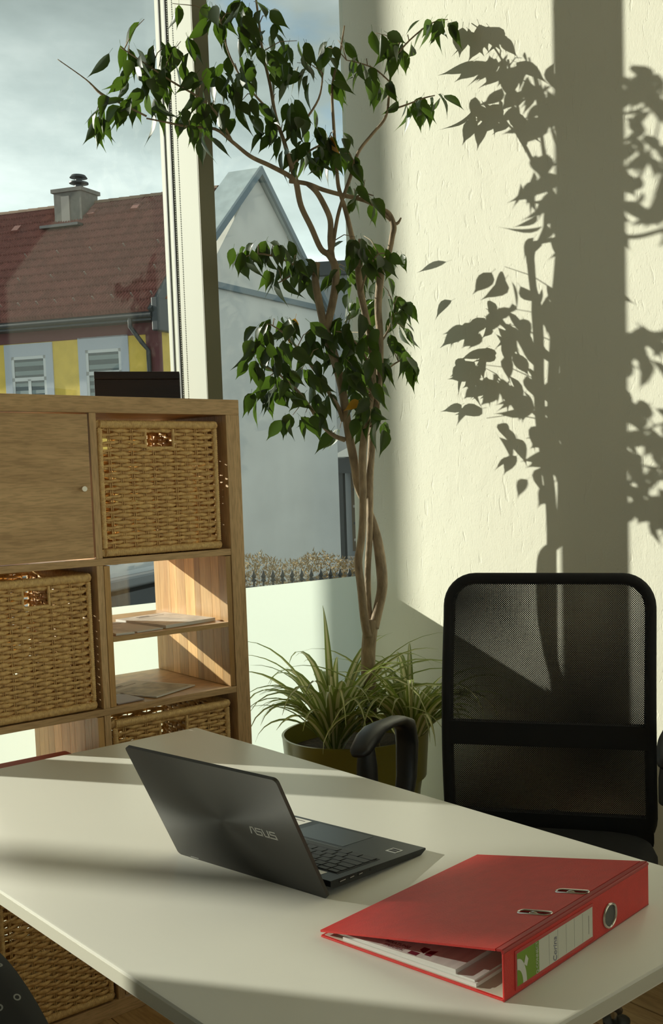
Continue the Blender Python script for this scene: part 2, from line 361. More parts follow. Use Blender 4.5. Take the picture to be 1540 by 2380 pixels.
# windows
def hwin(pl, pr, pt):
    x0, z1 = HF.px(pl, pt); x1, _ = HF.px(pr, pt); z0 = z1-2.15
    s = MB()
    for b in ((x0, x0+0.24, z0, z1), (x1-0.24, x1, z0, z1), (x0+0.24, x1-0.24, z1-0.34, z1), (x0+0.24, x1-0.24, z0, z0+0.24)): s.box(b[0], b[1], -0.03, 0.0, b[2], b[3])
    w = s.build('window', M_surr, hs); a0, a1, b0, b1 = x0+0.24, x1-0.24, z0+0.24, z1-0.34
    f = MB(); t = 0.085; zm = b0+(b1-b0)*0.6; xmid = (a0+a1)/2
    for b in ((a0, a0+t, b0, b1), (a1-t, a1, b0, b1), (a0, a1, b1-t, b1), (a0, a1, b0, b0+t), (a0, a1, zm-0.05, zm+0.05), (xmid-0.05, xmid+0.05, b0, zm)): f.box(b[0], b[1], -0.022, 0.02, b[2], b[3])
    f.build('sash', M_upvc, w)
    for b in ((a0+t, a1-t, zm+0.05, b1-t), (a0+t, xmid-0.05, b0+t, zm-0.05), (xmid+0.05, a1-t, b0+t, zm-0.05)):
        MB().box(b[0], b[1], -0.006, 0.0, b[2], b[3]).build('pane', M_dglass, w)
        n = max(2, int((b[3]-b[2])/0.17))
        for k in range(n): MB().box(b[0]+0.01, b[1]-0.01, -0.010, -0.006, b[2]+(k+0.25)*(b[3]-b[2])/n, b[2]+(k+0.72)*(b[3]-b[2])/n).build('blind_slat', mat('blind_slat_grey', (0.30, 0.36, 0.36), 0.6), w)
hwin(10, 122, 803); hwin(181, 298, 786)
hwin(-170, -55, 815)
# roof: rows of interlocking tiles laid on the slope
e0 = Vector((0, -0.45, EZ)); r0 = Vector((0, 3.6, zr)); sl = (r0-e0); SLN = sl.length; sv = sl.normalized(); nv = Vector((0, -sv.z, sv.y))
NR = 14; rh = SLN/NR; tw = 0.30
def slope_pt(x, d, h=0.0): return Vector((x, 0, 0)) + e0 + sv*d + nv*h
MB().prism([slope_pt(HL-0.2, 0), slope_pt(xe, 0), slope_pt(xr, SLN), slope_pt(HL-0.2, SLN)], nv*-0.12).build('roof_deck', M_zinc, hs)
bk = [Vector((HL-0.2, 3.6, zr)), Vector((xr, 3.6, zr)), Vector((0.2, 8.2, EZ)), Vector((HL-0.2, 8.2, EZ))]
MB().prism(bk, (0, 0, -0.12)).build('rear_roof', M_tile, hs)
MB().add([(0, 0, EZ-0.1), (0, 8, EZ-0.1), (0, 3.6, zr-0.15)], [(0, 1, 2)]).build('gable', M_mar, hs)
def tile_geo(mb, T):
    k = 19; prof = []
    for i in range(k):
        a = i/(k-1); prof.append((a*tw, 0.05+0.048*math.sin(a*3*2*PI-PI/2)))
    v = []
    for (x, h) in prof:
        v += [T(x, 0.0, h+0.045), T(x, rh*1.05, h+0.008), T(x, 0.0, 0.0)]
    f = []
    for i in range(k-1):
        f += [(3*i, 3*i+3, 3*i+4, 3*i+1), (3*i+2, 3*i+5, 3*i+3, 3*i)]
    mb.add(v, f)
tmesh = MB(); tile_geo(tmesh, lambda x, d, h: Vector((x, 0, 0))+sv*d+nv*h); tmesh = tmesh.mesh('roof_tile', M_tile, smooth=True)
cells = []
for r in range(NR):
    xright = xe+(xr-xe)*(r+0.5)/NR
    n = int((xright-(HL-0.2))/tw)
    for c in range(n): cells.append((c, r, xright-(c+1)*tw))
cells.sort(key=lambda t: (t[0]+0.0*t[1], t[1]))
rest = MB()
for i, (c, r, x) in enumerate(cells):
    if i < 300: inst('roof_tile', tmesh, hs, slope_pt(x, r*rh))
    else: tile_geo(rest, lambda px, d, h, x=x, r=r: slope_pt(x+px, r*rh+d, h))
tag(rest.build('roof_tiles', M_tile, hs, smooth=True), kind='stuff')
cm = MB(); prof = [(0.14*math.cos(a), 0.12*math.sin(a)) for a in [PI*k/6 for k in range(7)]]
cm.add([(0, y, z) for y, z in prof]+[(0.42, y*0.9, z*0.88) for y, z in prof], [(i, i+1, i+8, i+7) for i in range(6)]+[tuple(range(7))])
cm = cm.mesh('ridge_tile', M_ridge, smooth=True)
x = xr-0.4
while x > HL-0.2: inst('ridge_tile', cm, hs, (x, 3.6, zr+0.02)); x -= 0.38
sg = MB().box(-0.022, 0.022, 0, 0.02, 0.0, 0.11).mesh('snow_guard', mat('snow_guard_metal', (0.42, 0.40, 0.36), 0.4, metal=0.6))
ang = math.atan2(sv.z, sv.y)
for r, dx, off in ((1.4, 0.62, 0.1), (4.4, 1.15, 0.5), (7.4, 1.15, 0.9)):
    x = xe+(xr-xe)*r/NR-off
    while x > -9.5: inst('snow_guard', sg, hs, slope_pt(x, rh*r, 0.10), (ang, 0, 0)); x -= dx
for px, py in ((40, 540), (217, 515), (318, 502)):
    d = 0.78*SLN+(0.08*SLN if px > 100 else 0); q = e0+sv*d; x, _ = HF.px(px, py, q.y)
    v = MB(); v.box(-0.12, 0.12, 0, 0.26, 0.04, 0.19); o = inst('vent_tile', v.mesh('vent_tile', M_tile), hs, slope_pt(x, d), (ang, 0, 0))
# chimney
cx0, _ = HF.px(127, 500, 2.9); cx1, _ = HF.px(158, 500, 2.9); zc = HF.px(150, 447, 2.9)[1]
cw = 0.52
chm = MB().box(cx0, cx0+1.0, 2.9, 2.9+0.75, EZ+1.5, zc).build('chimney', M_chim, hs)
MB().box(cx0-0.06, cx0+1.06, 2.84, 3.71, zc, zc+0.11).build('chimney_cap', M_chim, chm)
MB().box(cx0+0.28, cx0+0.58, 2.87, 2.9, EZ+1.6, zc-0.12).build('access_panel', mat('chimney_panel', (0.34, 0.31, 0.28), 0.8), chm)
MB().box(cx0-0.2, cx0+1.2, 2.45, 2.9, zr-0.82, zr-0.74).build('flashing', M_zinc, chm)
MB().lathe([(0.14, zc+0.11), (0.12, zc+0.26), (0.28, zc+0.30), (0.28, zc+0.34), (0.1, zc+0.35), (0.1, zc+0.46), (0.26, zc+0.47), (0.2, zc+0.55), (0.02, zc+0.58)], 16, (cx0+0.66, 3.25)).build('cowl', M_zinc, chm, smooth=True)
# verge flashing at the right end of the roof
MB().prism([slope_pt(xe, -0.02, 0.1), slope_pt(xe+0.1, -0.02, 0.1), slope_pt(xr+0.1, SLN, 0.1), slope_pt(xr, SLN, 0.1)], nv*-0.25).build('verge_flashing', M_zinc, hs)
MB().box(xe+0.05, 0.25, -0.45, 0.3, EZ-0.5, EZ+0.35, bev=0.03).build('eave_box', M_zinc, hs)

# ---- white house showing its gable
g = (RX*0.40+FY*0.917).normalized(); A = pxf(590, 391, 18.0)
WF = Frame(A, g)                                           # local x along the gable (away from the lens), local y to the left rear
wh = empty('white_house', WF.O, WF.rz, 'plain white rendered house with steep gable and grey metal roof', 'house')
M_whr = mat('white_render', (0.86, 0.84, 0.79), 0.9, noise=0.07, nscale=1.2, bump=0.15, bscale=20)
M_gab = mat('gable_render', (0.84, 0.81, 0.75), 0.9, noise=0.06, nscale=2.0)
M_met = mat('light_metal_roof', (0.50, 0.57, 0.58), 0.5, metal=0.2, noise=0.12, nscale=4)
M_metd = mat('grey_metal_trim', (0.20, 0.25, 0.28), 0.5, metal=0.3)
za = A.z-GZ; xe1, ze1 = WF.px(752, 718); xw1, _ = WF.px(786, 1100); xe0 = WF.px(482, 1000)[0]
LEN = 0.5
sgn = 1.0
MB().add([(xe0, 0, 0), (xw1, 0, 0), (xw1, 0, ze1), (xe0, 0, ze1), (xe0, LEN, 0), (xw1, LEN, 0), (xw1, LEN, ze1), (xe0, LEN, ze1)], [(0,1,2,3),(1,5,6,2),(4,7,6,5),(0,3,7,4),(3,2,6,7)]).build('wall', M_whr, wh)
MB().prism([(xe0+0.02, -0.03, ze1), (xe1, -0.03, ze1), (0, -0.03, za-0.12)], (0, LEN, 0)).build('gable', M_gab, wh)
MB().box(xe0, xe1+0.02, -0.07, 0.0, ze1-0.06, ze1+0.03).build('band_moulding', M_metd, wh)
for sx, xx in ((-1, xe0), (1, xe1+0.12)):
    k = (za-ze1)/abs(xx if xx else 1)
    zz = za-(za-ze1)*abs(xx)/abs(xe1)
    MB().prism([(0, -0.14, za), (xx, -0.14, zz), (xx, LEN, zz), (0, LEN, za)], (0, 0, -0.07)).build('roof_sheet', M_met, wh)
    MB().prism([(0, -0.16, za+0.02), (xx, -0.16, zz+0.02), (xx, -0.16, zz-0.11), (0, -0.16, za-0.11)], (0, 0.05, 0)).build('verge_trim', M_metd, wh)
# ---- grey building beyond with a small porch
B0 = pxf(690, 1200, 24.0); GF = Frame(B0, RX*0.98-FY*0.2)
gb = empty('grey_building', GF.O, GF.rz, 'grey flat-roofed building with glazed porch seen behind the fig trunk', 'building')
M_gry = mat('grey_cladding', (0.30, 0.32, 0.33), 0.8); M_dk = mat('dark_frame', (0.05, 0.055, 0.06), 0.6); M_brn = mat('brown_interior', (0.16, 0.12, 0.08), 0.8)
_, zt_ = GF.px(800, 640)
MB().box(0.0, 6.0, 0, 5, 0, zt_).build('wall', M_gry, gb)
MB().box(-0.15, 6.2, -0.2, 5, zt_, zt_+0.28).build('roof_edge', M_dk, gb)
px0, _ = GF.px(786, 1200, -0.9); zp = GF.px(800, 1100, -0.9)[1]
MB().box(px0-0.1, px0+3.0, -1.0, 0, zp, zp+0.32).build('porch_beam', M_dk, gb)
MB().prism([(px0-0.1, -1.05, zp+0.34), (px0+3.2, -1.05, zp+0.34), (px0+1.6, -1.05, zp+1.15)], (0, 1.05, 0)).build('porch_gable', M_whr, gb)
MB().box(px0, px0+0.14, -0.95, -0.8, 0, zp).build('porch_post', M_dk, gb)
MB().box(px0+0.02, px0+2.5, -0.06, -0.02, 0.1, zp).build('porch_back', M_brn, gb)
for k in range(6): MB().box(px0+0.2, px0+2.3, -0.5, -0.1, 0.35+0.36*k, 0.40+0.36*k).build('porch_shelf', M_dk if k % 2 else mat('pale_board', (0.45, 0.42, 0.38), 0.7), gb)

# ---- hedge and iron fence
hp = pxf(700, 1302, 11.5); hzt = hp.z
M_hedge = mat('dry_hedge_leaf', (0.40, 0.28, 0.13), 0.9, noise=0.5, nscale=7)
hb = MB(); rh_ = random.Random(3)
hc = hp.copy(); hc.z = GZ
for k in range(22000):
    a = rh_.uniform(-3.2, 3.2); dd = rh_.uniform(-0.3, 0.3); zz = rh_.random()**0.55*(hzt-GZ)*(1+0.05*math.sin(a*9)+0.05*rh_.random())
    p = RX*a+FY*dd+Vector((0, 0, zz)); d = Vector((rh_.gauss(0, .5), rh_.gauss(0, .5), rh_.gauss(.5, .5))).normalized(); s_ = d.orthogonal().normalized()*0.007; l = 0.02+0.035*rh_.random()
    hb.add([p-s_, p+s_, p+d*l], [(0, 1, 2)])
hb.box(-0.01, 0.01, -0.01, 0.01, 0, 0.3)
o = hb.build('hedge', M_hedge, None, loc=hc, fix=False); tag(o, 'dry brown clipped hedge in front of the white house', 'hedge', kind='stuff')
fp = pxf(700, 1322, 10.6); fz = fp.z-GZ
fn = empty('iron_fence', (fp.x, fp.y, GZ), math.atan2(RX.y, RX.x), 'dark iron fence with spear tips in front of the dry hedge', 'fence')
M_iron = mat('dark_iron', (0.03, 0.033, 0.036), 0.6)
pm = MB().box(-0.008, 0.008, -0.008, 0.008, 0, fz-0.12).lathe([(0.008, fz-0.12), (0.03, fz-0.11), (0.012, fz-0.085), (0.024, fz-0.065), (0.002, fz)], 6).mesh('picket', M_iron)
for k in range(-16, 17): inst('picket', pm, fn, (k*0.094, 0, 0))
for z in (0.15, fz-0.18): MB().box(-1.6, 1.6, -0.012, 0.012, z-0.015, z+0.015).build('rail', M_iron, fn)

# ---- silver van parked outside
M_car = mat('silver_car_paint', (0.55, 0.57, 0.57), 0.22, metal=0.35, coat=0.6)
M_cgl = mat('car_glass', (0.02, 0.022, 0.025), 0.05, spec=0.8)
M_tyre = mat('tyre_rubber', (0.02, 0.02, 0.02), 0.8)
cp = pxf(283, 1353, 5.4)
VF = Frame(cp, RX*0.2+FY*0.98)       # local x across the tail (away right), local y along the length (away left)
van = empty('parked_van', VF.O, VF.rz, 'silver van with ribbed roof parked outside behind the shelf', 'van')
ch_ = cp.z-GZ
prof = [(0.0, 0.35), (-0.06, 0.9), (0.05, 0.98), (0.30, ch_-0.08), (0.42, ch_), (2.6, ch_+0.03), (3.0, ch_-0.10), (3.6, 0.98), (4.3, 0.85), (4.35, 0.35)]
v = []; 
for x, ins in ((-0.06, 0.0), (0.02, 0.03), (1.46, 0.03), (1.54, 0.0)):
    v.append([(x if zz < 1.0 else x+(0.10 if x < 0.8 else -0.10)*(zz-1.0)/0.4, yy, zz) for yy, zz in prof])
body = MB(); k = len(prof); vv = [p for row in v for p in row]
ff = [(r*k+i, r*k+(i+1) % k, (r+1)*k+(i+1) % k, (r+1)*k+i) for r in range(3) for i in range(k)]+[tuple(range(k)), tuple(3*k+i for i in range(k-1, -1, -1))]
body.add(vv, ff); body.build('body', M_car, van, smooth=True)
for i in range(7): MB().tube([(0.17+i*0.19, 0.55, ch_+0.012), (0.17+i*0.19, 2.5, ch_+0.038)], [0.02, 0.02], 6, flat=0.5).build('roof_rib', M_car, van, smooth=True)
MB().add([(0.10, 0.052, 1.0), (1.38, 0.052, 1.0), (1.30, 0.285, ch_-0.10), (0.20, 0.285, ch_-0.10)], [(0, 1, 2, 3)]).build('rear_window', M_cgl, van).location = (0, -0.012, 0.004)
MB().box(0.12, 1.36, 0.24, 0.34, ch_-0.085, ch_-0.03, bev=0.01).build('spoiler', mat('grey_trim', (0.22, 0.23, 0.24), 0.4), van)
for y0, y1 in ((0.5, 1.5), (1.6, 2.6)): MB().add([(-0.03, y0, 1.02), (-0.03, y1, 1.02), (0.05, y1-0.1, ch_-0.1), (0.05, y0+0.05, ch_-0.1)], [(0, 1, 2, 3)]).build('side_window', M_cgl, van).location = (-0.03, 0, 0)
for y in (0.75, 3.5):
    for x in (0.02, 1.28):
        t = MB(); n = 20
        t.add([(x+dx, y+0.32*math.cos(2*PI*j/n), 0.32+0.32*math.sin(2*PI*j/n)) for dx in (0, 0.18) for j in range(n)], [(j, (j+1) % n, n+(j+1) % n, n+j) for j in range(n)]+[tuple(range(n)), tuple(range(n, 2*n))]); t.build('wheel', M_tyre, van, smooth=True)

# ---- bare street trees beside the window (out of frame; their trunks stripe the sunlight)
M_bark = mat('street_tree_bark', (0.12, 0.10, 0.08), 0.9, noise=0.3, nscale=12, bump=0.5, bscale=20)
SH = Vector((SUN_DIR.x, SUN_DIR.y, 0)).normalized()
for s_, rad, lab in ((0.045, 0.115, 'bare street tree outside, nearest the plaster wall corner'), (2.40, 0.055, 'small round-headed street tree outside, farther from the plaster wall corner')):
    p = Vector((0, -s_, GZ))-SH*8.5
    tr = empty('street_tree', p, 0, lab, 'tree')
    if rad > 0.1:
        MB().tube([(0, 0, 0), (0.0, 0.0, 2.5), (0.0, 0.0, 6.0), (0.02, 0, 7.6)], [rad*1.15, rad, rad*0.85, rad*0.5], 12).build('trunk', M_bark, tr, smooth=True)
        for k in range(6):
            a = k*1.1+s_; z = 6.3+0.2*k; q = Vector((math.cos(a), math.sin(a), 0))
            MB().tube([Vector((0, 0, z)), q*0.5+Vector((0, 0, z+0.5)), q*1.1+Vector((0, 0, z+1.4))], [0.04, 0.028, 0.01], 7).build('branch', M_bark, tr, smooth=True)
    else:
        zc_ = 3.97-GZ; MB().tube([(0, 0, 0), (0, 0, 2.5), (0.0, -0.03, zc_)], [rad*1.2, rad, rad*0.9], 12).build('trunk', M_bark, tr, smooth=True)
        cr = MB(); rc = random.Random(2)
        for k in range(5200):
            d = Vector((rc.gauss(0, 1), rc.gauss(0, 1), rc.gauss(0, 1))).normalized(); q = d*(0.255*rc.random()**0.4)+Vector((0, -0.05, zc_)); t = d.orthogonal().normalized()*0.03
            cr.add([q-t, q+t, q+d*0.05+Vector((0, 0, -0.04))], [(0, 1, 2)])
        tag(cr.build('crown', mat('clipped_crown_leaf', (0.04, 0.08, 0.02), 0.7), tr, fix=False), kind='stuff')
# ================================================================== cube shelf (2 columns x 4 rows)
SX0, SX1 = 0.15, 0.54                   # back and front
SY1 = -0.76; TH = 0.038; CW = 0.335; DV = 0.016
SY0 = SY1-(2*TH+2*CW+DV); STOP = 1.464
CW2 = 0.270                            # inner width of the outer column
SY0 = SY1-(2*TH+CW+CW2+DV)
col_y = [(SY1-TH-CW, SY1-TH), (SY0+TH, SY0+TH+CW2)]          # column nearest the wall, column nearest the viewer
row_z = []
z = STOP-TH
for r in range(4): row_z.append((z-CW, z)); z -= CW+DV
sh = empty('cube_shelf', (SX1, SY1, 0), 0, 'oak-effect cube shelf with two columns holding wicker baskets', 'shelf')
def sb(x0, x1, y0, y1, z0, z1): return MB().box(x0-SX1, x1-SX1, y0-SY1, y1-SY1, z0, z1, bev=0.0012)
sb(SX0, SX1, SY0, SY1, STOP-TH, STOP).build('top_board', M_oakH, sh)
sb(SX0, SX1, SY0, SY1, row_z[3][0]-TH, row_z[3][0]).build('bottom_board', M_oakH, sh)
for y0, y1 in ((SY1-TH, SY1), (SY0, SY0+TH)): sb(SX0, SX1, y0, y1, row_z[3][0], STOP-TH).build('side_panel', M_oakV, sh)
for r in range(3): sb(SX0, SX1-0.001, SY0+TH, SY1-TH, row_z[r+1][1], row_z[r][0]).build('shelf_board', M_oakH, sh)
for r in range(4): sb(SX0, SX1-0.0015, col_y[1][1], col_y[0][0], row_z[r][0], row_z[r][1]).build('divider', M_oakV, sh)
def shelf_door(c, r, knob):
    y0, y1 = col_y[c]; z0, z1 = row_z[r]
    d = sb(SX1-0.020, SX1-0.004, y0+0.003, y1-0.003, z0+0.003, z1-0.003).build('door', M_oakH, sh)
    if knob:
        ky = y1-SY1-0.027; kz = (z0+z1)/2-0.005
        k = MB().lathe([(0.003, 0), (0.003, 0.010), (0.0065, 0.012), (0.007, 0.020), (0.006, 0.022)], 16); o = k.build('knob', M_chrome, d, smooth=True)
        o.location = (-0.004, ky, kz); o.rotation_euler = (0, PI/2, 0)
shelf_door(1, 0, True); shelf_door(0, 3, True)

# ------------------------------------------------------------------ woven basket (front faces +x, base at z=0)
BW, BD, BH = 0.306, 0.355, 0.318
def weave_panel(mb, P, width, z0, z1, hole=None, rows=31, seed=1):
    """wefts passing in front of and behind paired stakes; P(a, out, z) maps panel coords to space"""
    rr = random.Random(seed); ns = int(width/0.0265); sp = width/ns; pit = (z1-z0)/rows
    for i in range(rows):
        zc = z0+pit*(i+0.5)
        segs = [(0.0, width)]
        if hole and hole[2] < zc < hole[3]: segs = [(0, hole[0]), (hole[1], width)]
        jit = rr.uniform(-0.0006, 0.0006)
        for a0, a1 in segs:
            n = max(3, int((a1-a0)/sp*4)); pts = []; rad = []
            for k in range(n+1):
                a = a0+(a1-a0)*k/n; ph = a/sp
                o = 0.0042*math.cos(PI*ph+(PI if i % 2 else 0))
                edge = max(0.0, 1-min(a, width-a)/0.046)
                zz = zc+jit+(pit*0.40*edge*(1 if i % 2 == 0 else -1))+0.0007*math.sin(7*ph+i)
                pts.append(P(a, o, zz)); rad.append(0.0034-0.0012*edge+0.0006*math.cos(2*PI*ph*0.5))
            v0 = len(mb.v); mb.tube(pts, rad, 5, caps=False, flat=1.42)
    return ns, sp
def wrap_rod(mb, pts, r, pitch=0.0046, flat=1.0):
    """a rod wrapped in cane: a tube whose radius ripples with the turns"""
    pts = [Vector(p) for p in pts]; out = []; rad = []
    for a, b in zip(pts[:-1], pts[1:]):
        n = max(1, int((b-a).length/pitch))
        for k in range(n):
            out += [a+(b-a)*((k+0.12)/n), a+(b-a)*((k+0.5)/n), a+(b-a)*((k+0.88)/n)]; rad += [r*0.90, r*1.04, r*0.90]
    mb.tube(out, rad, 8, caps=True, flat=flat)
def make_basket():
    t = empty('wicker_basket')
    rim, base = 0.020, 0.020; z0, z1 = base, BH-rim
    hole = (BW/2-0.036, BW/2+0.036, BH-rim-0.046, BH-rim-0.008)
    w = MB(); f = lambda a, o, z: Vector((BD/2-0.006+o, -BW/2+a, z)); ns, sp = weave_panel(w, f, BW, z0, z1, hole, seed=1)
    w.build('front_weave', M_cane, t, smooth='all', fix=False)['kind'] = 'stuff'
    s = MB()
    for k in range(1, ns):
        for d in (-0.0022, 0.0022):
            a = k*sp+d; y = -BW/2+a
            top = z1 if not (hole[0] < a < hole[1]) else hole[2]
            s.tube([(BD/2-0.006, y, z0), (BD/2-0.006, y, top)], 0.0016, 5, caps=False)
    s.build('stakes', M_cane, t, smooth='all', fix=False)['kind'] = 'stuff'
    sd_ = MB()
    for sy in (-1, 1):
        weave_panel(sd_, lambda a, o, z, sy=sy: Vector((-BD/2+a, sy*(BW/2-0.006)+o*sy, z)), BD, z0, z1, None, 31, 5+sy)
        for k in range(1, int(BD/0.0265)): sd_.tube([(-BD/2+k*0.0265, sy*(BW/2-0.006), z0), (-BD/2+k*0.0265, sy*(BW/2-0.006), z1)], 0.002, 5, caps=False)
    sd_.build('side_weave', M_cane, t, smooth='all', fix=False)['kind'] = 'stuff'
    bk_ = MB(); weave_panel(bk_, lambda a, o, z: Vector((-BD/2+0.006-o, -BW/2+a, z)), BW, z0, z1, hole, 31, 9)
    for k in range(1, ns): bk_.tube([(-BD/2+0.006, -BW/2+k*sp, z0), (-BD/2+0.006, -BW/2+k*sp, z1 if not (hole[0] < k*sp < hole[1]) else hole[2])], 0.002, 5, caps=False)
    bk_.build('back_weave', M_cane, t, smooth='all', fix=False)['kind'] = 'stuff'
    X, Y = BD/2-0.004, BW/2-0.004
    for nm, zz in (('rim', BH-0.011), ('base_band', 0.010)):
        r = MB()
        for a, b in (((X, -Y, zz), (X, Y, zz)), ((X, Y, zz), (-X, Y, zz)), ((-X, Y, zz), (-X, -Y, zz)), ((-X, -Y, zz), (X, -Y, zz))): wrap_rod(r, [a, b], 0.0105 if nm == 'rim' else 0.010, flat=1.0)
        r.build(nm, M_cane2, t, smooth='all', fix=False)
    for sx in (-1, 1):
        for sy in (-1, 1):
            r = MB(); wrap_rod(r, [(sx*(X-0.001), sy*(Y-0.001), 0.02), (sx*(X-0.001), sy*(Y-0.001), BH-0.02)], 0.0072, 0.0052); r.build('corner_post', M_cane2, t, smooth='all', fix=False)
    h = MB(); hx = BD/2-0.004
    wrap_rod(h, [(hx, -0.036, z1), (hx, -0.036, hole[2])], 0.0042); wrap_rod(h, [(hx, 0.036, z1), (hx, 0.036, hole[2])], 0.0042); wrap_rod(h, [(hx, -0.036, hole[2]), (hx, 0.036, hole[2])], 0.0042)
    h.build('handle_opening', M_cane2, t, smooth='all', fix=False)
    MB().box(-BD/2+0.01, BD/2-0.012, -BW/2+0.012, BW/2-0.012, 0.006, 0.014).build('bottom', M_cane, t)
    return t
bsk = make_basket()
BG = 'wicker baskets in the cube shelf'
spots = [(0, 0, 'tan wicker basket in the top row right below the dark wooden box'), (1, 1, 'tan wicker basket left of the magazines, directly under the oak door'),
         (0, 2, 'wicker basket mostly hidden behind the far corner of the desk'), (1, 3, 'wicker basket in shade at floor level, seen under the desk edge')]
for i, (c, r, lab) in enumerate(spots):
    o = bsk if i == 0 else copy_tree(bsk)
    y0, y1 = col_y[c]; o.location = (SX1-BD/2-0.004, (y0+y1)/2+(-0.010, -0.006, -0.006, 0.0)[i], row_z[r][0]+0.002); tag(o, lab, 'basket', BG)
    if c == 1: o.scale = (1, 0.250/BW, 1)
    o.rotation_euler = (0, 0, (0.0, 0.004, -0.008, 0.0)[i])

# ------------------------------------------------------------------ pine inserts with glued staves
def insert(c, r, lab, shelf=True):
    y0, y1 = col_y[c]; z0, z1 = row_z[r]; t = 0.014; D = SX1-SX0-0.004
    o = empty('pine_insert', (SX0+0.002, (y0+y1)/2, z0+0.001), 0, lab, 'shelf insert', 'pine boxes set into the shelf'); w = (y1-y0)/2-0.0015; h = z1-z0-0.003
    for s in (-1, 1):
        x = 0.0; k = 0
        while x < D-0.002:
            sw = min((0.050, 0.030, 0.058, 0.038, 0.046)[(k+s) % 5], D-x)
            MB().box(x+0.0002, x+sw-0.0002, s*w, s*(w-t), 0.0, h, bev=0.0006).build('stave', M_pine, o); x += sw; k += 1
    if shelf: MB().box(0.004, D, -w+t, w-t, h*0.46, h*0.46+0.012, bev=0.001).build('inner_shelf', M_pineH, o)
    return o, h*0.46+0.012+z0+0.001
ins1, insz = insert(0, 1, 'pine insert with one inner shelf, right of the middle basket')
insert(1, 2, 'pine insert half hidden behind the desk below the middle basket', False)
# ------------------------------------------------------------------ leaflets lying in the insert
M_print = mat('leaflet_print', (0.80, 0.76, 0.70), 0.6, noise=0.25, nscale=25)
M_lilac = mat('leaflet_lilac', (0.42, 0.36, 0.38), 0.5)
def leaflet(name, lab, x, y, z, w, d, th, rz, mt, pages=False, bands=()):
    o = empty(name, (x, y, z), rz, lab, 'leaflet', 'leaflets lying in the pine insert')
    if pages:
        MB().box(-d/2, d/2, -w/2, w/2, 0, th*0.8, bev=0.0004).build('pages', M_paper, o)
        MB().box(-d/2, d/2, -w/2, w/2, th*0.8, th).build('cover', mt, o)
    else: MB().box(-d/2, d/2, -w/2, w/2, 0, th).build('sheet', mt, o)
    for (a0, a1, b0, b1, m2) in bands: MB().box(a0, a1, b0, b1, th, th+0.0003).build('printed_band', m2, o)
    return o
yc = (col_y[0][0]+col_y[0][1])/2; zb = row_z[1][0]+0.0015
M_txt = mat('printed_text_grey', (0.22, 0.20, 0.19), 0.7)
M_gph = mat('printed_photo', (0.58, 0.54, 0.44), 0.6, noise=0.4, nscale=30)
tb = lambda d, w: ((-d/2+0.02, -d/2+0.028, -w*0.2, w*0.05, M_txt), (-d/2+0.034, -d/2+0.037, -w*0.2, w*0.3, M_txt))
leaflet('magazine', 'thick pale magazine at the right end of the inner pine shelf', 0.40, yc+0.052, insz+0.0005, 0.15, 0.21, 0.008, 0.15, M_print, True, tb(0.21, 0.15))
leaflet('leaflet', 'white leaflet in the middle of the inner pine shelf', 0.42, yc-0.060, insz+0.0005, 0.07, 0.20, 0.003, 0.1, M_paper, False, tb(0.2, 0.07))
leaflet('leaflet', 'folded grey leaflet at the left end of the inner pine shelf', 0.47, yc-0.112, insz+0.0005, 0.045, 0.12, 0.005, -0.1, M_print, True)
leaflet('brochure', 'pale brochure with a picture on the lower board of the insert', 0.40, yc-0.015, zb, 0.15, 0.20, 0.003, 0.42, M_paper, False, ((-0.04, 0.09, -0.065, 0.065, M_gph),)+tb(0.2, 0.15))
leaflet('brochure', 'lilac leaflet half tucked beside the pale brochure', 0.470, yc-0.112, zb, 0.07, 0.10, 0.003, 0.1, M_lilac)
# ------------------------------------------------------------------ dark wooden box on top of the shelf
M_mahog = wood('dark_mahogany', (0.012, 0.004, 0.003), (0.022, 0.007, 0.005), (0.6, 0.6, 14), 8.0, 0.45)
pb = hit(222, 918, (0.36, 0, 0), (1, 0, 0)); pe = hit(414, 925, (0.36, 0, 0), (1, 0, 0))
bx = empty('wooden_box', (0.36, (pb.y+pe.y)/2, STOP), math.radians(-29), 'dark reddish brown wooden box on top of the cube shelf', 'box')
bw_ = abs(pe.y-pb.y); bh_ = hit(222, 859, (0.36, 0, 0), (1, 0, 0)).z-STOP
bw_ *= 0.93
MB().box(-0.085, 0, -bw_/2, bw_/2, 0, bh_*0.748, bev=0.002).build('body', M_mahog, bx)
MB().box(-0.085, 0, -bw_/2, bw_/2, bh_*0.75, bh_, bev=0.002).build('lid', M_mahog, bx)
# ------------------------------------------------------------------ red box in the open cell
rb = empty('red_box', (0.44, (col_y[1][0]+col_y[1][1])/2-0.02, row_z[2][0]+0.0), 0, 'red cardboard box standing in the open lower cell at the left', 'box')
M_redb = mat('red_card', (0.50, 0.09, 0.07), 0.6)
zt_red = hit(30, 1768, (0.40, 0, 0), (1, 0, 0)).z-row_z[2][0]
MB().box(-0.04, 0.08, -0.11, 0.115, 0, zt_red-0.03, bev=0.003).build('body', M_redb, rb); MB().box(-0.042, 0.082, -0.112, 0.117, zt_red-0.03, zt_red, bev=0.006).build('lid', M_redb, rb)

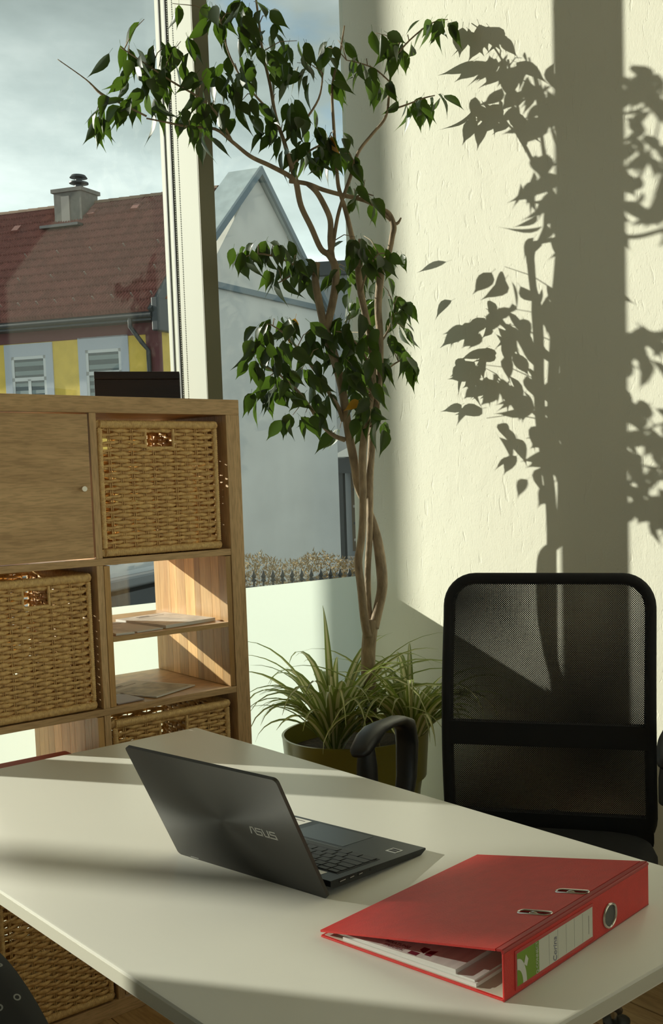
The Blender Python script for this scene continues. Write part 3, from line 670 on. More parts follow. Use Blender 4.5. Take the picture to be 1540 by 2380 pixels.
# ================================================================== desk
DZ = 0.7063; drz = math.radians(1.45)
desk = empty('desk', (0.734, -1.022, 0), drz, 'white laminate desk with red binder and laptop on it', 'desk')
DLX, DLY = 1.468, 0.692                 # local x away from window, local -y towards viewer's left
top = MB()
MB().box(0, DLX, -DLY, 0, DZ-0.024, DZ, bev=0.0035).build('desk_top', [M_table], desk, smooth=True)
e = MB()
for b in ((-0.0006, 0.0, -DLY+0.004, -0.004), (DLX, DLX+0.0006, -DLY+0.004, -0.004)): e.box(b[0], b[1], b[2], b[3], DZ-0.0205, DZ-0.0045)
for b in ((0.004, DLX-0.004, -DLY-0.0006, -DLY), (0.004, DLX-0.004, 0.0, 0.0006)): e.box(b[0], b[1], b[2], b[3], DZ-0.0205, DZ-0.0045)
e.build('edge_band', M_tedge, desk)
for x in (0.07, DLX-0.07):
    for y in (-0.06, -DLY+0.06): MB().tube([(x, y, 0), (x, y, DZ-0.024)], 0.022, 14).build('leg', M_steel, desk, smooth=True)
fr = MB()
for y in (-0.06, -DLY+0.06): fr.box(0.07, DLX-0.07, y-0.012, y+0.012, DZ-0.065, DZ-0.024)
for x in (0.07, DLX-0.07): fr.box(x-0.012, x+0.012, -DLY+0.06, -0.06, DZ-0.065, DZ-0.024)
fr.build('under_frame', M_steel, desk)
# ================================================================== laptop
a_ = math.radians(99.9)
lap = empty('laptop', (1.768, -1.397, DZ), a_, 'open dark grey laptop seen from behind on the white desk', 'laptop')   # local x = hinge to front edge, y = along the hinge
LW, LD = 0.3165, 0.209
M_lap = mat('laptop_grey_metal', (0.040, 0.045, 0.047), 0.38, metal=0.7)
M_key = mat('key_cap', (0.022, 0.025, 0.027), 0.5); M_well = mat('key_well', (0.010, 0.011, 0.012), 0.6)
M_silv = mat('silver_print', (0.50, 0.50, 0.48), 0.35, metal=0.5); M_port = mat('port_black', (0.004, 0.004, 0.005), 0.5)
def lidmat():
    mt = bpy.data.materials.new('spun_lid_metal'); mt.use_nodes = True; nt = mt.node_tree; b = nt.nodes['Principled BSDF']
    b.inputs['Base Color'].default_value = (0.10, 0.10, 0.096, 1); b.inputs['Metallic'].default_value = 0.9; b.inputs['Roughness'].default_value = 0.42; b.inputs['Anisotropic'].default_value = 0.85
    t = nt.nodes.new('ShaderNodeTangent'); t.direction_type = 'RADIAL'; t.axis = 'Z'; nt.links.new(t.outputs[0], b.inputs['Tangent'])
    return mt
M_lid = lidmat()
rise = 0.011
def bz(x): return rise*(1-x/LD)
# base: a slim wedge lifted at the hinge
base = MB(); pr = [(0.006, bz(0.006)+0.004), (0.012, bz(0.012)+0.0005), (LD-0.012, 0.0005), (LD, 0.006), (LD-0.001, 0.0085), (0.006, bz(0.006)+0.0125)]
base.prism([(x, 0.0, z) for x, z in pr], (0, LW, 0))
base = base.build('base', M_lap, lap)
sl_ = math.atan2(-(rise+0.004), LD-0.006)
def deck(x, h=0.0): return 0.0085+(LD-x)/(LD-0.006)*(rise+0.004)+h-0.0002
def dbox(x0, x1, y0, y1, h0, h1, name, mt, parent=base):
    return MB().add([(x0, y0, deck(x0, h0)), (x1, y0, deck(x1, h0)), (x1, y1, deck(x1, h0)), (x0, y1, deck(x0, h0)), (x0, y0, deck(x0, h1)), (x1, y0, deck(x1, h1)), (x1, y1, deck(x1, h1)), (x0, y1, deck(x0, h1))], [(3,2,1,0),(4,5,6,7),(0,1,5,4),(1,2,6,5),(2,3,7,6),(3,0,4,7)]).build(name, mt, parent)
dbox(0.034, 0.122, 0.014, LW-0.014, -0.001, 0.0003, 'key_well', M_well)
dbox(0.1222, 0.1232, 0.10, 0.25, 0.0, 0.0006, 'well_glint', M_silv)  # silver sliver painted in as the highlight along the keyboard recess
kz = MB().box(-0.5, 0.5, -0.5, 0.5, 0, 1, bev=0.12).mesh('key', M_key)
xr_ = 0.036
for r in range(6):
    hx = 0.0085 if r == 0 else 0.0132; n = (14, 14, 14, 13, 12, 9)[r]
    wd = [1.0]*n
    if r == 2: wd[0] = 1.4
    if r == 3: wd[0] = 1.7; wd[-1] = 1.6
    if r == 4: wd[0] = 2.1; wd[-1] = 1.6
    if r == 5: wd = [1.3, 1, 1, 5.0, 1, 1, 1, 1, 1]
    tot = sum(wd); y = 0.017; u = (LW-0.034)/tot
    for w_ in wd:
        inst('key', kz, base, (xr_+hx/2, y+w_*u/2, deck(xr_+hx/2, 0.0002)), (0, -sl_, 0), (hx, w_*u-0.0026, 0.0013)); y += w_*u
    xr_ += hx+0.0021
dbox(0.132, 0.200, 0.098, 0.215, 0.0, 0.0004, 'touchpad', mat('touchpad_grey', (0.055, 0.063, 0.066), 0.3, metal=0.4))
st = dbox(0.135, 0.200, 0.232, 0.308, 0.0, 0.0005, 'paper_sticker', M_paper)
for k, (x0, x1, y0, y1) in enumerate(((0.142, 0.144, 0.24, 0.285), (0.148, 0.150, 0.24, 0.27), (0.190, 0.193, 0.24, 0.29), (0.17, 0.176, 0.255, 0.262), (0.165, 0.168, 0.242, 0.252), (0.18, 0.186, 0.27, 0.275))): dbox(x0, x1, y0, y1, 0.0005, 0.0008, 'printed_line', M_txt, st)
s2 = dbox(0.158, 0.176, 0.016, 0.036, 0.0, 0.0005, 'chip_sticker', M_silv)
dbox(0.161, 0.166, 0.019, 0.033, 0.0005, 0.0008, 'printed_mark', M_well, s2); dbox(0.168, 0.173, 0.019, 0.033, 0.0005, 0.0008, 'printed_mark', M_well, s2)
dbox(0.018, 0.030, 0.030, 0.060, 0.0, 0.0004, 'serial_sticker', M_paper)
for x0, x1, dz in ((0.022, 0.036, 0.0), (0.042, 0.053, 0.0), (0.060, 0.070, 0.0), (0.084, 0.087, 0.001)):
    p_ = MB().box(x0, x1, -0.0006, 0.001, bz(x0)+0.0055+dz, bz(x0)+0.0105-dz).build('port', M_port, base)
    MB().box(x0+0.0015, x1-0.0015, -0.0009, -0.0006, bz(x0)+0.0068+dz, bz(x0)+0.0078).build('port_tongue', M_silv, p_)
MB().tube([(0.004, 0.03, bz(0)+0.009), (0.004, LW-0.03, bz(0)+0.009)], 0.0045, 10).build('hinge', M_well, lap, smooth=True)
for y in (0.03, LW-0.03): MB().lathe([(0.006, 0.0), (0.006, 0.004)], 12, (LD-0.02, y)).build('rubber_foot', M_port, lap)
# lid in its own plane: origin at the badge, x along the text, y up the lid, z outwards
lean = math.radians(25); LH = 0.2055
upv = Vector((-math.sin(lean), 0, math.cos(lean))); nrm = Vector((-math.cos(lean), 0, -math.sin(lean))); xv = Vector((0, -1, 0))
Lm = Matrix.Rotation(a_, 4, 'Z'); o3 = Vector((1.768, -1.397, DZ))
wn_ = (Lm.to_3x3() @ nrm); bp_ = hit(612, 1936, o3, wn_)
bl = Lm.to_3x3().inverted() @ (bp_-o3); by, bu = bl.y, bl.dot(upv)
lid = bpy.data.objects.new('lid', None)
mm = Matrix.Identity(4)
for i in range(3): mm[i][0] = xv[i]; mm[i][1] = upv[i]; mm[i][2] = nrm[i]; mm[i][3] = (upv*bu+Vector((0, by, 0)))[i]
x0_, x1_, y0_, y1_ = by-LW, by, -bu, LH-bu
oc = [(x+(x0_+x1_)/2, y+(y0_+y1_)/2) for x, y in rrect(LW, LH, 0.007, 5)]
lm = MB(); lm.prism([(x, y, -0.0052) for x, y in oc], (0, 0, 0.0052)); me = lm.mesh('lid', M_lid)
lid = bpy.data.objects.new('lid', me); link(lid, lap); lid.matrix_local = mm
MB().box(x0_+0.004, x1_-0.004, y0_+0.012, y1_-0.003, -0.0058, -0.0053).build('screen', M_port, lid)
MB().box(x0_+0.03, x0_+0.048, y0_+0.0022, y0_+0.0030, 0, 0.0002).build('hinge_mark', M_silv, lid)
MB().box(x1_-0.060, x1_-0.030, y0_+0.0022, y0_+0.0028, 0, 0.0002).build('hinge_mark', M_port, lid)
# badge letters drawn from strokes (slanted block letters)
def strokes(mb, segs, t, ox, s):
    for (xa, ya, xb, yb) in segs:
        d = Vector((xb-xa, yb-ya)).normalized()*t/2; nn_ = Vector((-d.y, d.x))
        q = [Vector((xa, ya))-d+nn_, Vector((xb, yb))+d+nn_, Vector((xb, yb))+d-nn_, Vector((xa, ya))-d-nn_]
        mb.prism([(ox+p.x*s, p.y*s, 0.0), ] + [(ox+p.x*s, p.y*s, 0.0) for p in q[1:]] if False else [(ox+p.x*s, p.y*s, 0.0) for p in q], (0, 0, 0.0003))
bad = MB(); S_ = 0.0115; T_ = 0.2
strokes(bad, [(0.0, -0.5, 0.22, 0.5), (0.22, 0.5, 0.62, 0.5), (0.62, 0.5, 0.95, -0.5)], T_, -0.0265, S_)
strokes(bad, [(0.15, 0.5, 1.0, 0.5), (0.1, 0.05, 0.95, 0.05), (0.15, -0.5, 1.0, -0.5), (0.12, 0.05, 0.15, 0.5), (1.0, 0.05, 1.0, -0.5)], T_, -0.0155, S_)
strokes(bad, [(0.1, 0.5, 0.25, -0.5), (0.25, -0.5, 0.95, -0.5), (0.95, -0.5, 1.0, 0.5)], T_, -0.0015, S_)
strokes(bad, [(0.15, 0.5, 1.0, 0.5), (0.1, 0.05, 0.95, 0.05), (0.0, -0.5, 1.0, -0.5), (0.12, 0.05, 0.15, 0.5), (1.0, 0.05, 1.05, -0.5)], T_, 0.0125, S_)
bad.build('badge', M_silv, lid)['label'] = 'silver ASUS lettering'

# ================================================================== red lever arch binder
b_ = math.radians(98.57)
bn = empty('lever_arch_binder', (2.141, -1.431, DZ), b_, 'red lever arch binder lying half closed on the desk', 'binder')   # local x along spine, y towards the fore edge
SL, SWD, SHT = 0.318, 0.285, 0.056
def redmat():
    return mat('red_binder_cloth', (0.66, 0.034, 0.028), 0.42, bump=0.12, bscale=500, noise=0.06, nscale=60)
M_red = redmat(); M_red2 = mat('red_binder_hinge', (0.40, 0.022, 0.020), 0.45); M_line = mat('binder_lining', (0.62, 0.58, 0.48), 0.7)
MB().box(0, SL, 0, SWD, 0.0004, 0.003, bev=0.0008).build('bottom_board', M_red, bn)
MB().box(0.003, SL-0.003, 0.004, SWD-0.004, 0.003, 0.0034).build('lining', M_line, bn)
sp_ = MB().box(0, SL, -0.0003, 0.0025, 0.002, SHT, bev=0.0008).build('spine', M_red, bn)
MB().box(0.003, SL-0.003, 0.0025, 0.0028, 0.004, SHT-0.003).build('spine_lining', M_line, bn)
MB().tube([(0.0, 0.0012, SHT), (SL, 0.0012, SHT)], 0.0022, 8).build('hinge_roll', M_red2, bn, smooth=True)
MB().tube([(0.0, 0.0012, 0.0016), (SL, 0.0012, 0.0016)], 0.0016, 8).build('hinge_roll', M_red2, bn, smooth=True)
tilt = math.atan2(SHT-0.0065, SWD-0.004)
def cov(x, y, h=0.0): return Vector((x, y, SHT+0.0008-(y-0.0012)*math.tan(tilt)))+Vector((0, math.sin(tilt), math.cos(tilt)))*h
# cover plate with two slots
Bm = Matrix.Rotation(b_, 4, 'Z').to_3x3(); bo = Vector((2.141, -1.431, DZ)); nc = Bm @ Vector((0, math.sin(tilt), math.cos(tilt))); Pc = bo+Bm @ cov(0, 0.0012)
slots = []
for p in ((1243, 2126), (1330, 2077)):
    q = Bm.inverted() @ (hit(p[0], p[1], Pc, nc)-bo); slots.append((q.x, q.y))
ys0 = min(s[1] for s in slots)-0.022; ys1 = max(s[1] for s in slots)+0.022; hw = 0.006
def cbox(mb, x0, x1, y0, y1): mb.add([cov(x0, y0), cov(x1, y0), cov(x1, y1), cov(x0, y1), cov(x0, y0, 0.0025), cov(x1, y0, 0.0025), cov(x1, y1, 0.0025), cov(x0, y1, 0.0025)], [(3,2,1,0),(4,5,6,7),(0,1,5,4),(1,2,6,5),(2,3,7,6),(3,0,4,7)])
cv = MB(); sx = sorted(slots)
cbox(cv, 0, sx[0][0]-hw, 0.011, SWD); cbox(cv, sx[0][0]+hw, sx[1][0]-hw, 0.011, SWD); cbox(cv, sx[1][0]+hw, SL, 0.011, SWD)
for s in sx: cbox(cv, s[0]-hw, s[0]+hw, 0.011, s[1]-0.022); cbox(cv, s[0]-hw, s[0]+hw, s[1]+0.022, SWD)
cv = cv.build('front_cover', M_red, bn)
hg = MB(); cbox(hg, 0, SL, 0.0015, 0.0095); hg.build('cover_hinge', M_red2, bn)
hg = MB(); hg.add([cov(0.0, 0.009, 0.0008), cov(SL, 0.009, 0.0008), cov(SL, 0.0115, 0.0008), cov(0, 0.0115, 0.0008)], [(0, 1, 2, 3)]); hg.build('cover_groove', M_red2, bn)
for s in sx:
    pts = []
    for i in range(24):
        t = 2*PI*i/24; yy = math.cos(t)*0.006; pts.append(cov(s[0]+math.sin(t)*0.006, s[1]+yy+(0.0175 if math.cos(t) > 0 else -0.0175), 0.0027))
    MB().tube(pts, 0.0011, 6, closed=True).build('slot_rim', M_chrome, cv, smooth=True)
    arch = [cov(s[0], s[1]-0.016+0.036*k/12, -0.014+0.0165*math.sin(PI*k/12)) for k in range(13)]
    MB().tube(arch, 0.0018, 8).build('arch_ring', M_chrome, bn, smooth=True)
    MB().tube([(s[0], s[1]+0.02, 0.0034), (s[0], s[1]+0.02, 0.03)], 0.0018, 8).build('arch_post', M_chrome, bn, smooth=True)
MB().box(sx[0][0]-0.03, sx[1][0]+0.03, 0.03, 0.075, 0.0034, 0.0046).build('mechanism_plate', M_chrome, bn)
# paper stacks
M_ps = mat('paper_edges', (0.78, 0.77, 0.73), 0.7, noise=0.1, nscale=6, stretch=(1, 1, 900))
def stack(y0, y1, x0, x1, z0, h, rz=0.0):
    o = MB().box(x0, x1, y0, y1, z0, z0+h).build('paper_stack', M_ps, bn); o.rotation_euler = (0, 0, rz); return o
stack(0.042, 0.250, 0.004, 0.300, 0.0036, 0.0042); stack(0.046, 0.262, 0.0065, 0.302, 0.0079, 0.0020)
MB().add([(0.005, 0.072, 0.0101), (0.30, 0.072, 0.0101), (0.30, 0.264, 0.0100), (0.005, 0.264, 0.0100), (0.005, 0.072, 0.0155), (0.30, 0.072, 0.0155), (0.30, 0.264, 0.0112), (0.005, 0.264, 0.0112)], [(3,2,1,0),(4,5,6,7),(0,1,5,4),(1,2,6,5),(2,3,7,6),(3,0,4,7)]).build('paper_stack', M_ps, bn)
# letterhead on the top sheet (upside down towards the spine corner)
M_wine = mat('wine_red_print', (0.20, 0.015, 0.035), 0.6)
def sheet(x, y): return Vector((x, y, 0.0157-(y-0.072)*0.0043/0.192))
lg = MB()
def sq(y0, y1, x0, x1, x2=None, x3=None):
    x2 = x1 if x2 is None else x2; x3 = x0 if x3 is None else x3
    lg.add([sheet(x0, y0), sheet(x1, y0), sheet(x2, y1), sheet(x3, y1)], [(0, 1, 2, 3)])
sq(0.118, 0.127, 0.014, 0.030, 0.026, 0.014); sq(0.130, 0.140, 0.016, 0.030, 0.030, 0.022); sq(0.134, 0.147, 0.007, 0.015)
lg.build('letterhead_mark', M_wine, bn)
for i, (tx, sz) in enumerate((('FRAUEN', 0.0075), ('BERATUNG', 0.0075))):
    T = Matrix.Translation(sheet(0.020+0.009*i, 0.170 if i == 0 else 0.176)+Vector((0, 0, 0.0003))) @ Matrix.Rotation(0.0224, 4, 'X') @ Matrix.Rotation(PI/2, 4, 'Z') @ Matrix.Rotation(PI, 4, 'Z')
    T = Matrix.Translation(sheet(0.010+0.009*i, 0.172)+Vector((0, 0, 0.0004))) @ Matrix.Rotation(-0.0224, 4, 'X') @ Matrix.Rotation(-PI/2, 4, 'Z')
    text_mesh('letterhead_text', tx, sz, M_wine, bn, T, 0.00005)
# finger ring and label pocket on the spine (local plane y = 0, facing -y)
nS = Bm @ Vector((0, 1, 0))
def spl(px, py): q = Bm.inverted() @ (hit(px, py, bo, nS)-bo); return q.x, q.z
rx_, rz_ = spl(1415, 2127)
ring = [(rx_+0.0145*math.cos(2*PI*k/28), -0.0012, rz_+0.0145*math.sin(2*PI*k/28)) for k in range(28)]
MB().tube(ring, 0.0018, 8, closed=True).build('finger_ring', M_chrome, sp_, smooth=True)
MB().add([(rx_+0.0135*math.cos(2*PI*k/28), -0.0006, rz_+0.0135*math.sin(2*PI*k/28)) for k in range(28)], [tuple(range(28))]).build('finger_hole', mat('hole_grey', (0.11, 0.11, 0.10), 0.7), sp_)
xa, za_ = spl(1199, 2262); xb, zb_ = spl(1374, 2155); zl0, zl1 = 0.0095, 0.0465
pk_ = MB().box(xa-0.003, xb+0.002, -0.0011, -0.0003, zl0-0.004, zl1+0.004, bev=0.0003).build('label_pocket', mat('red_pocket_film', (0.56, 0.05, 0.045), 0.18), sp_)
lb = MB().box(xa, xb, -0.0015, -0.0011, zl0, zl1).build('label_card', mat('label_card_white', (0.70, 0.68, 0.58), 0.5), sp_)
M_grn = mat('label_green', (0.20, 0.33, 0.03), 0.5); M_pale = mat('label_white_print', (0.70, 0.69, 0.62), 0.5)
xg = xa+(xb-xa)*0.27; yl = -0.0016
MB().add([(xa, yl, zl0), (xg, yl, zl0), (xg, yl, zl1), (xa, yl, zl1)], [(0, 1, 2, 3)]).build('green_panel', M_grn, lb)
# the round emblem: a pale ring with a tail, lying on its side
em = MB(); yy = yl-0.0002; cxe, cze = xa+0.010, zl0+0.010
arc = [(cxe-0.010+0.0185*0.95*math.sin(t), cze-0.010+0.031*math.cos(t)) for t in [k*PI/2/10 for k in range(11)]]
inn = [(cxe-0.010+0.0105*math.sin(t), cze-0.010+0.0185*math.cos(t)) for t in [k*PI/2/10 for k in range(11)]]
for k in range(10): em.add([(arc[k][0], yy, arc[k][1]), (arc[k+1][0], yy, arc[k+1][1]), (inn[k+1][0], yy, inn[k+1][1]), (inn[k][0], yy, inn[k][1])], [(0, 1, 2, 3)])
em.add([(xa+0.0125, yy, zl0+0.021), (xa+0.018, yy, zl0+0.0165), (xa+0.021, yy, zl0+0.024), (xa+0.0165, yy, zl0+0.0305)], [(0, 1, 2, 3)])
em.build('emblem', M_pale, lb)
Tt = Matrix.Translation((xg-0.004, yl-0.0003, (zl0+zl1)/2)) @ Matrix.Rotation(PI/2, 4, 'X') @ Matrix.Rotation(PI/2, 4, 'Z')
text_mesh('maker_text', 'Q-CONNECT', 0.0062, M_pale, lb, Tt, 0.00004)
for k in range(5):
    xx = xg+(xb-xg)*(0.18+0.155*k); MB().box(xx, xx+0.0003, yl-0.0001, yl, zl0+0.001, zl1-0.001).build('ruled_line', mat('ruled_line_grey', (0.45, 0.44, 0.40), 0.6), lb)
MB().box(xb-0.009, xb-0.0083, yl-0.0001, yl, zl0+0.006, zl1-0.008).build('ruled_line', M_txt, lb)
Tt = Matrix.Translation((xg+(xb-xg)*0.285, yl-0.0003, (zl0+zl1)/2-0.004)) @ Matrix.Rotation(PI/2, 4, 'X') @ Matrix.Rotation(PI/2, 4, 'Z')
text_mesh('handwriting', 'Corina', 0.0105, mat('pen_ink', (0.20, 0.20, 0.28), 0.6), lb, Tt, 0.00003, 0.25)

# ================================================================== black mesh office chair
fx, fy = 0.5516, -0.8337
och = empty('office_chair', (1.45, -0.675, 0), math.atan2(-fx, fy), 'black mesh-back office chair with armrests beside the wall', 'chair')
def meshmat():
    mt = bpy.data.materials.new('open_mesh_fabric'); mt.use_nodes = True; nt = mt.node_tree; nt.nodes.clear(); N = nt.nodes.new; Lk = nt.links.new
    o = N('ShaderNodeOutputMaterial'); mx = N('ShaderNodeMixShader'); b = N('ShaderNodeBsdfPrincipled'); b.inputs['Base Color'].default_value = (0.012, 0.012, 0.013, 1); b.inputs['Roughness'].default_value = 0.6
    t = N('ShaderNodeBsdfTransparent'); tc = N('ShaderNodeTexCoord'); sp = N('ShaderNodeSeparateXYZ'); Lk(tc.outputs['Object'], sp.inputs[0])
    k = 2*PI/0.0048; sn = []
    for s in (1, -1):
        m1 = N('ShaderNodeMath'); m1.operation = 'MULTIPLY'; m1.inputs[1].default_value = s; Lk(sp.outputs['Z'], m1.inputs[0])
        ad = N('ShaderNodeMath'); Lk(sp.outputs['X'], ad.inputs[0]); Lk(m1.outputs[0], ad.inputs[1])
        m2 = N('ShaderNodeMath'); m2.operation = 'MULTIPLY'; m2.inputs[1].default_value = k/2; Lk(ad.outputs[0], m2.inputs[0])
        s_ = N('ShaderNodeMath'); s_.operation = 'SINE'; Lk(m2.outputs[0], s_.inputs[0]); sn.append(s_)
    pr = N('ShaderNodeMath'); pr.operation = 'MULTIPLY'; Lk(sn[0].outputs[0], pr.inputs[0]); Lk(sn[1].outputs[0], pr.inputs[1])
    ab = N('ShaderNodeMath'); ab.operation = 'ABSOLUTE'; Lk(pr.outputs[0], ab.inputs[0])
    gt = N('ShaderNodeMath'); gt.operation = 'GREATER_THAN'; gt.inputs[1].default_value = 0.47; Lk(ab.outputs[0], gt.inputs[0])
    Lk(gt.outputs[0], mx.inputs[0]); Lk(b.outputs[0], mx.inputs[1]); Lk(t.outputs[0], mx.inputs[2]); Lk(mx.outputs[0], o.inputs[0]); return mt
M_mesh = meshmat()
BZ0, BZ1, BWD = 0.44, 1.03, 0.485
def bky(z): s = (z-BZ0)/(BZ1-BZ0); return -0.245-0.03*s+0.028*math.sin(PI*min(1, s*1.15))
def bkx(z): s = (z-BZ0)/(BZ1-BZ0); return 0.985+0.015*math.sin(PI*min(1.0, s*1.1))
ol = rrect(BWD-0.022, BZ1-BZ0, 0.062, 8); zc_ = (BZ0+BZ1)/2
path = [Vector((x*bkx(z+zc_), bky(z+zc_), z+zc_)) for x, z in ol]
dense = []
for i in range(len(path)):
    p, q = path[i], path[(i+1) % len(path)]; n = max(1, int((q-p).length/0.03))
    for k in range(n):
        r = p+(q-p)*(k/n); dense.append(Vector((r.x, bky(r.z), r.z)))
MB().tube(dense, 0.0135, 10, closed=True).build('back_frame', M_blackm, och, smooth='all')
def panel(z0, z1, off, name, mt, w=BWD-0.03, th=None, r=0.05):
    nx, nz = 10, 16; mb = MB(); v = []
    for j in range(nz+1):
        z = z0+(z1-z0)*j/nz; hw_ = w/2*bkx(z)
        dtop = BZ1-z; dbot = z-BZ0; dd = min(dtop, dbot)
        if dd < r: hw_ -= r-math.sqrt(max(0, r*r-(r-max(dd, 0))**2))
        for i in range(nx+1): v.append((-hw_+2*hw_*i/nx, bky(z)+off, z))
    f = [(j*(nx+1)+i, j*(nx+1)+i+1, (j+1)*(nx+1)+i+1, (j+1)*(nx+1)+i) for j in range(nz) for i in range(nx)]
    mb.add(v, f); return mb.build(name, mt, och, smooth='all', fix=False)
panel(BZ0+0.006, BZ1-0.006, 0.009, 'mesh_front', M_mesh); panel(BZ0+0.006, BZ1-0.006, -0.010, 'mesh_rear', M_mesh)
bar = MB(); 
for z0, z1, nm in ((0.660, 0.712, 'lumbar_bar'), (BZ0, 0.505, 'lower_bar')):
    mb = MB(); n = 14
    vv = [(x, bky(z)+o, z) for o in (0.012, -0.013) for z in (z0, z1) for x in [-(BWD-0.02)/2+(BWD-0.02)*i/n for i in range(n+1)]]
    k = n+1; ff = []
    for i in range(n): ff += [(i, i+1, k+i+1, k+i), (2*k+i, 3*k+i, 3*k+i+1, 2*k+i+1), (k+i, k+i+1, 3*k+i+1, 3*k+i), (i, 2*k+i, 2*k+i+1, i+1)]
    mb.add(vv, ff).build(nm, M_blackm, och, smooth=True)
# seat cushion
st_ = MB(); o2 = rrect(0.50, 0.47, 0.10, 8)
lay = [(0.97, 0.415), (1.0, 0.43), (1.0, 0.455), (0.96, 0.478), (0.86, 0.488), (0.5, 0.492)]
vv = [(x*s, y*s+0.02, z-(0.02 if False else 0)-0.03*max(0, (y*s-0.12))*1.0) for s, z in lay for x, y in o2]; k = len(o2)
ff = [(i*k+j, i*k+(j+1) % k, (i+1)*k+(j+1) % k, (i+1)*k+j) for i in range(len(lay)-1) for j in range(k)]+[tuple(range(k-1, -1, -1)), tuple((len(lay)-1)*k+j for j in range(k))]
st_.add(vv, ff).build('seat', M_blackm, och, smooth='all')
MB().box(-0.10, 0.10, -0.12, 0.14, 0.375, 0.418, bev=0.01).build('seat_mechanism', M_black, och)
MB().tube([(0, -0.05, 0.40), (0, -0.22, 0.38), (0, -0.30, 0.42), (0, -0.272, 0.49)], [0.02, 0.02, 0.022, 0.02], 10).build('back_bracket', M_black, och, smooth='all')
MB().lathe([(0.028, 0.12), (0.028, 0.24), (0.018, 0.24), (0.018, 0.38)], 18).build('gas_column', M_black, och, smooth=True)
# star base
M_satin = mat('satin_base_metal', (0.36, 0.34, 0.31), 0.42, metal=0.7)
tip = Vector((1.47, -0.44, 0))-Vector((1.45, -0.675, 0)); lc = Matrix.Rotation(-math.atan2(-fx, fy), 3, 'Z') @ tip; a0 = math.atan2(lc.y, lc.x)
sbp = MB().lathe([(0.045, 0.075), (0.045, 0.135), (0.03, 0.14)], 20).build('star_base', M_chrome, och, smooth=True)
for k in range(5):
    a = a0+2*PI*k/5; q = Vector((math.cos(a), math.sin(a), 0)); sd2 = Vector((-q.y, q.x, 0))
    pts = [q*0.03+Vector((0, 0, 0.108)), q*0.12+Vector((0, 0, 0.118)), q*0.19+Vector((0, 0, 0.116)), q*0.228+Vector((0, 0, 0.106)), q*0.248+Vector((0, 0, 0.078))]
    MB().tube(pts, [0.026, 0.022, 0.020, 0.019, 0.014], 10, flat=0.75).build('base_leg', M_satin, sbp, smooth='all')
    cst = MB().tube([q*0.236+Vector((0, 0, 0.05)), q*0.236+Vector((0, 0, 0.09))], 0.008, 10).build('caster', M_chrome, och, smooth=True)
    for s in (-1, 1):
        c = q*0.243+sd2*(s*0.013); n = 18; w_ = MB()
        w_.add([c+sd2*dx+q*(0.027*math.cos(2*PI*j/n))+Vector((0, 0, 0.028+0.027*math.sin(2*PI*j/n))) for dx in (-0.009, 0.009) for j in range(n)], [(j, (j+1) % n, n+(j+1) % n, n+j) for j in range(n)]+[tuple(range(n)), tuple(range(n, 2*n))]); w_.build('caster_wheel', M_black, cst, smooth=True)
    MB().lathe([(0.012, 0.044), (0.03, 0.048), (0.031, 0.058), (0.012, 0.064)], 14, (q.x*0.243, q.y*0.243)).build('caster_hood', M_black, cst, smooth=True)
# armrests (x = +side is the viewer's left)
for s in (1, -1):
    ax = 0.325 if s > 0 else -0.285
    # pad and rear leg as one bent plastic arm: sections along (y, z) with width/thickness
    sec = [(0.108, 0.716, 0.026, 0.010), (0.094, 0.721, 0.044, 0.022), (0.045, 0.734, 0.052, 0.028), (0.0, 0.742, 0.050, 0.020), (-0.07, 0.737, 0.046, 0.017), (-0.16, 0.724, 0.046, 0.022), (-0.212, 0.702, 0.050, 0.036), (-0.228, 0.655, 0.052, 0.044), (-0.215, 0.58, 0.048, 0.038), (-0.165, 0.50, 0.040, 0.026), (-0.135, 0.43, 0.040, 0.020)]
    vv = []; n = 12
    for i, (y, z, w_, t_) in enumerate(sec):
        y2, z2 = sec[min(i+1, len(sec)-1)][:2]; y1, z1 = sec[max(i-1, 0)][:2]; T = Vector((0, y2-y1, z2-z1)).normalized(); Nn = Vector((0, -T.z, T.y))
        for j in range(n):
            th = 2*PI*j/n; c_, s_ = math.cos(th), math.sin(th); c_ = math.copysign(abs(c_)**0.7, c_); s_ = math.copysign(abs(s_)**0.7, s_)
            vv.append(Vector((ax, y, z))+Vector((1, 0, 0))*(c_*w_/2)+Nn*(s_*t_/2))
    ff = [(i*n+j, i*n+(j+1) % n, (i+1)*n+(j+1) % n, (i+1)*n+j) for i in range(len(sec)-1) for j in range(n)]+[tuple(range(n-1, -1, -1)), tuple((len(sec)-1)*n+j for j in range(n))]
    ar = MB().add(vv, ff).build('armrest', M_black, och, smooth='all')
    MB().lathe([(0.018, 0.630), (0.022, 0.634), (0.0215, 0.68), (0.017, 0.716)], 14, (ax, 0.055)).build('arm_sleeve', M_black, ar, smooth=True)
    MB().lathe([(0.012, 0.41), (0.012, 0.64)], 14, (ax, 0.055)).build('arm_post', M_chrome, ar, smooth=True)
    MB().box(ax-0.02, ax+0.02, 0.035, 0.08, 0.395, 0.425, bev=0.004).build('arm_foot', M_black, ar)
    MB().box(min(0, ax)+(0 if ax < 0 else 0.1), max(0, ax)-(0 if ax > 0 else 0.1), 0.035, 0.07, 0.398, 0.414).build('arm_bracket', M_black, ar)

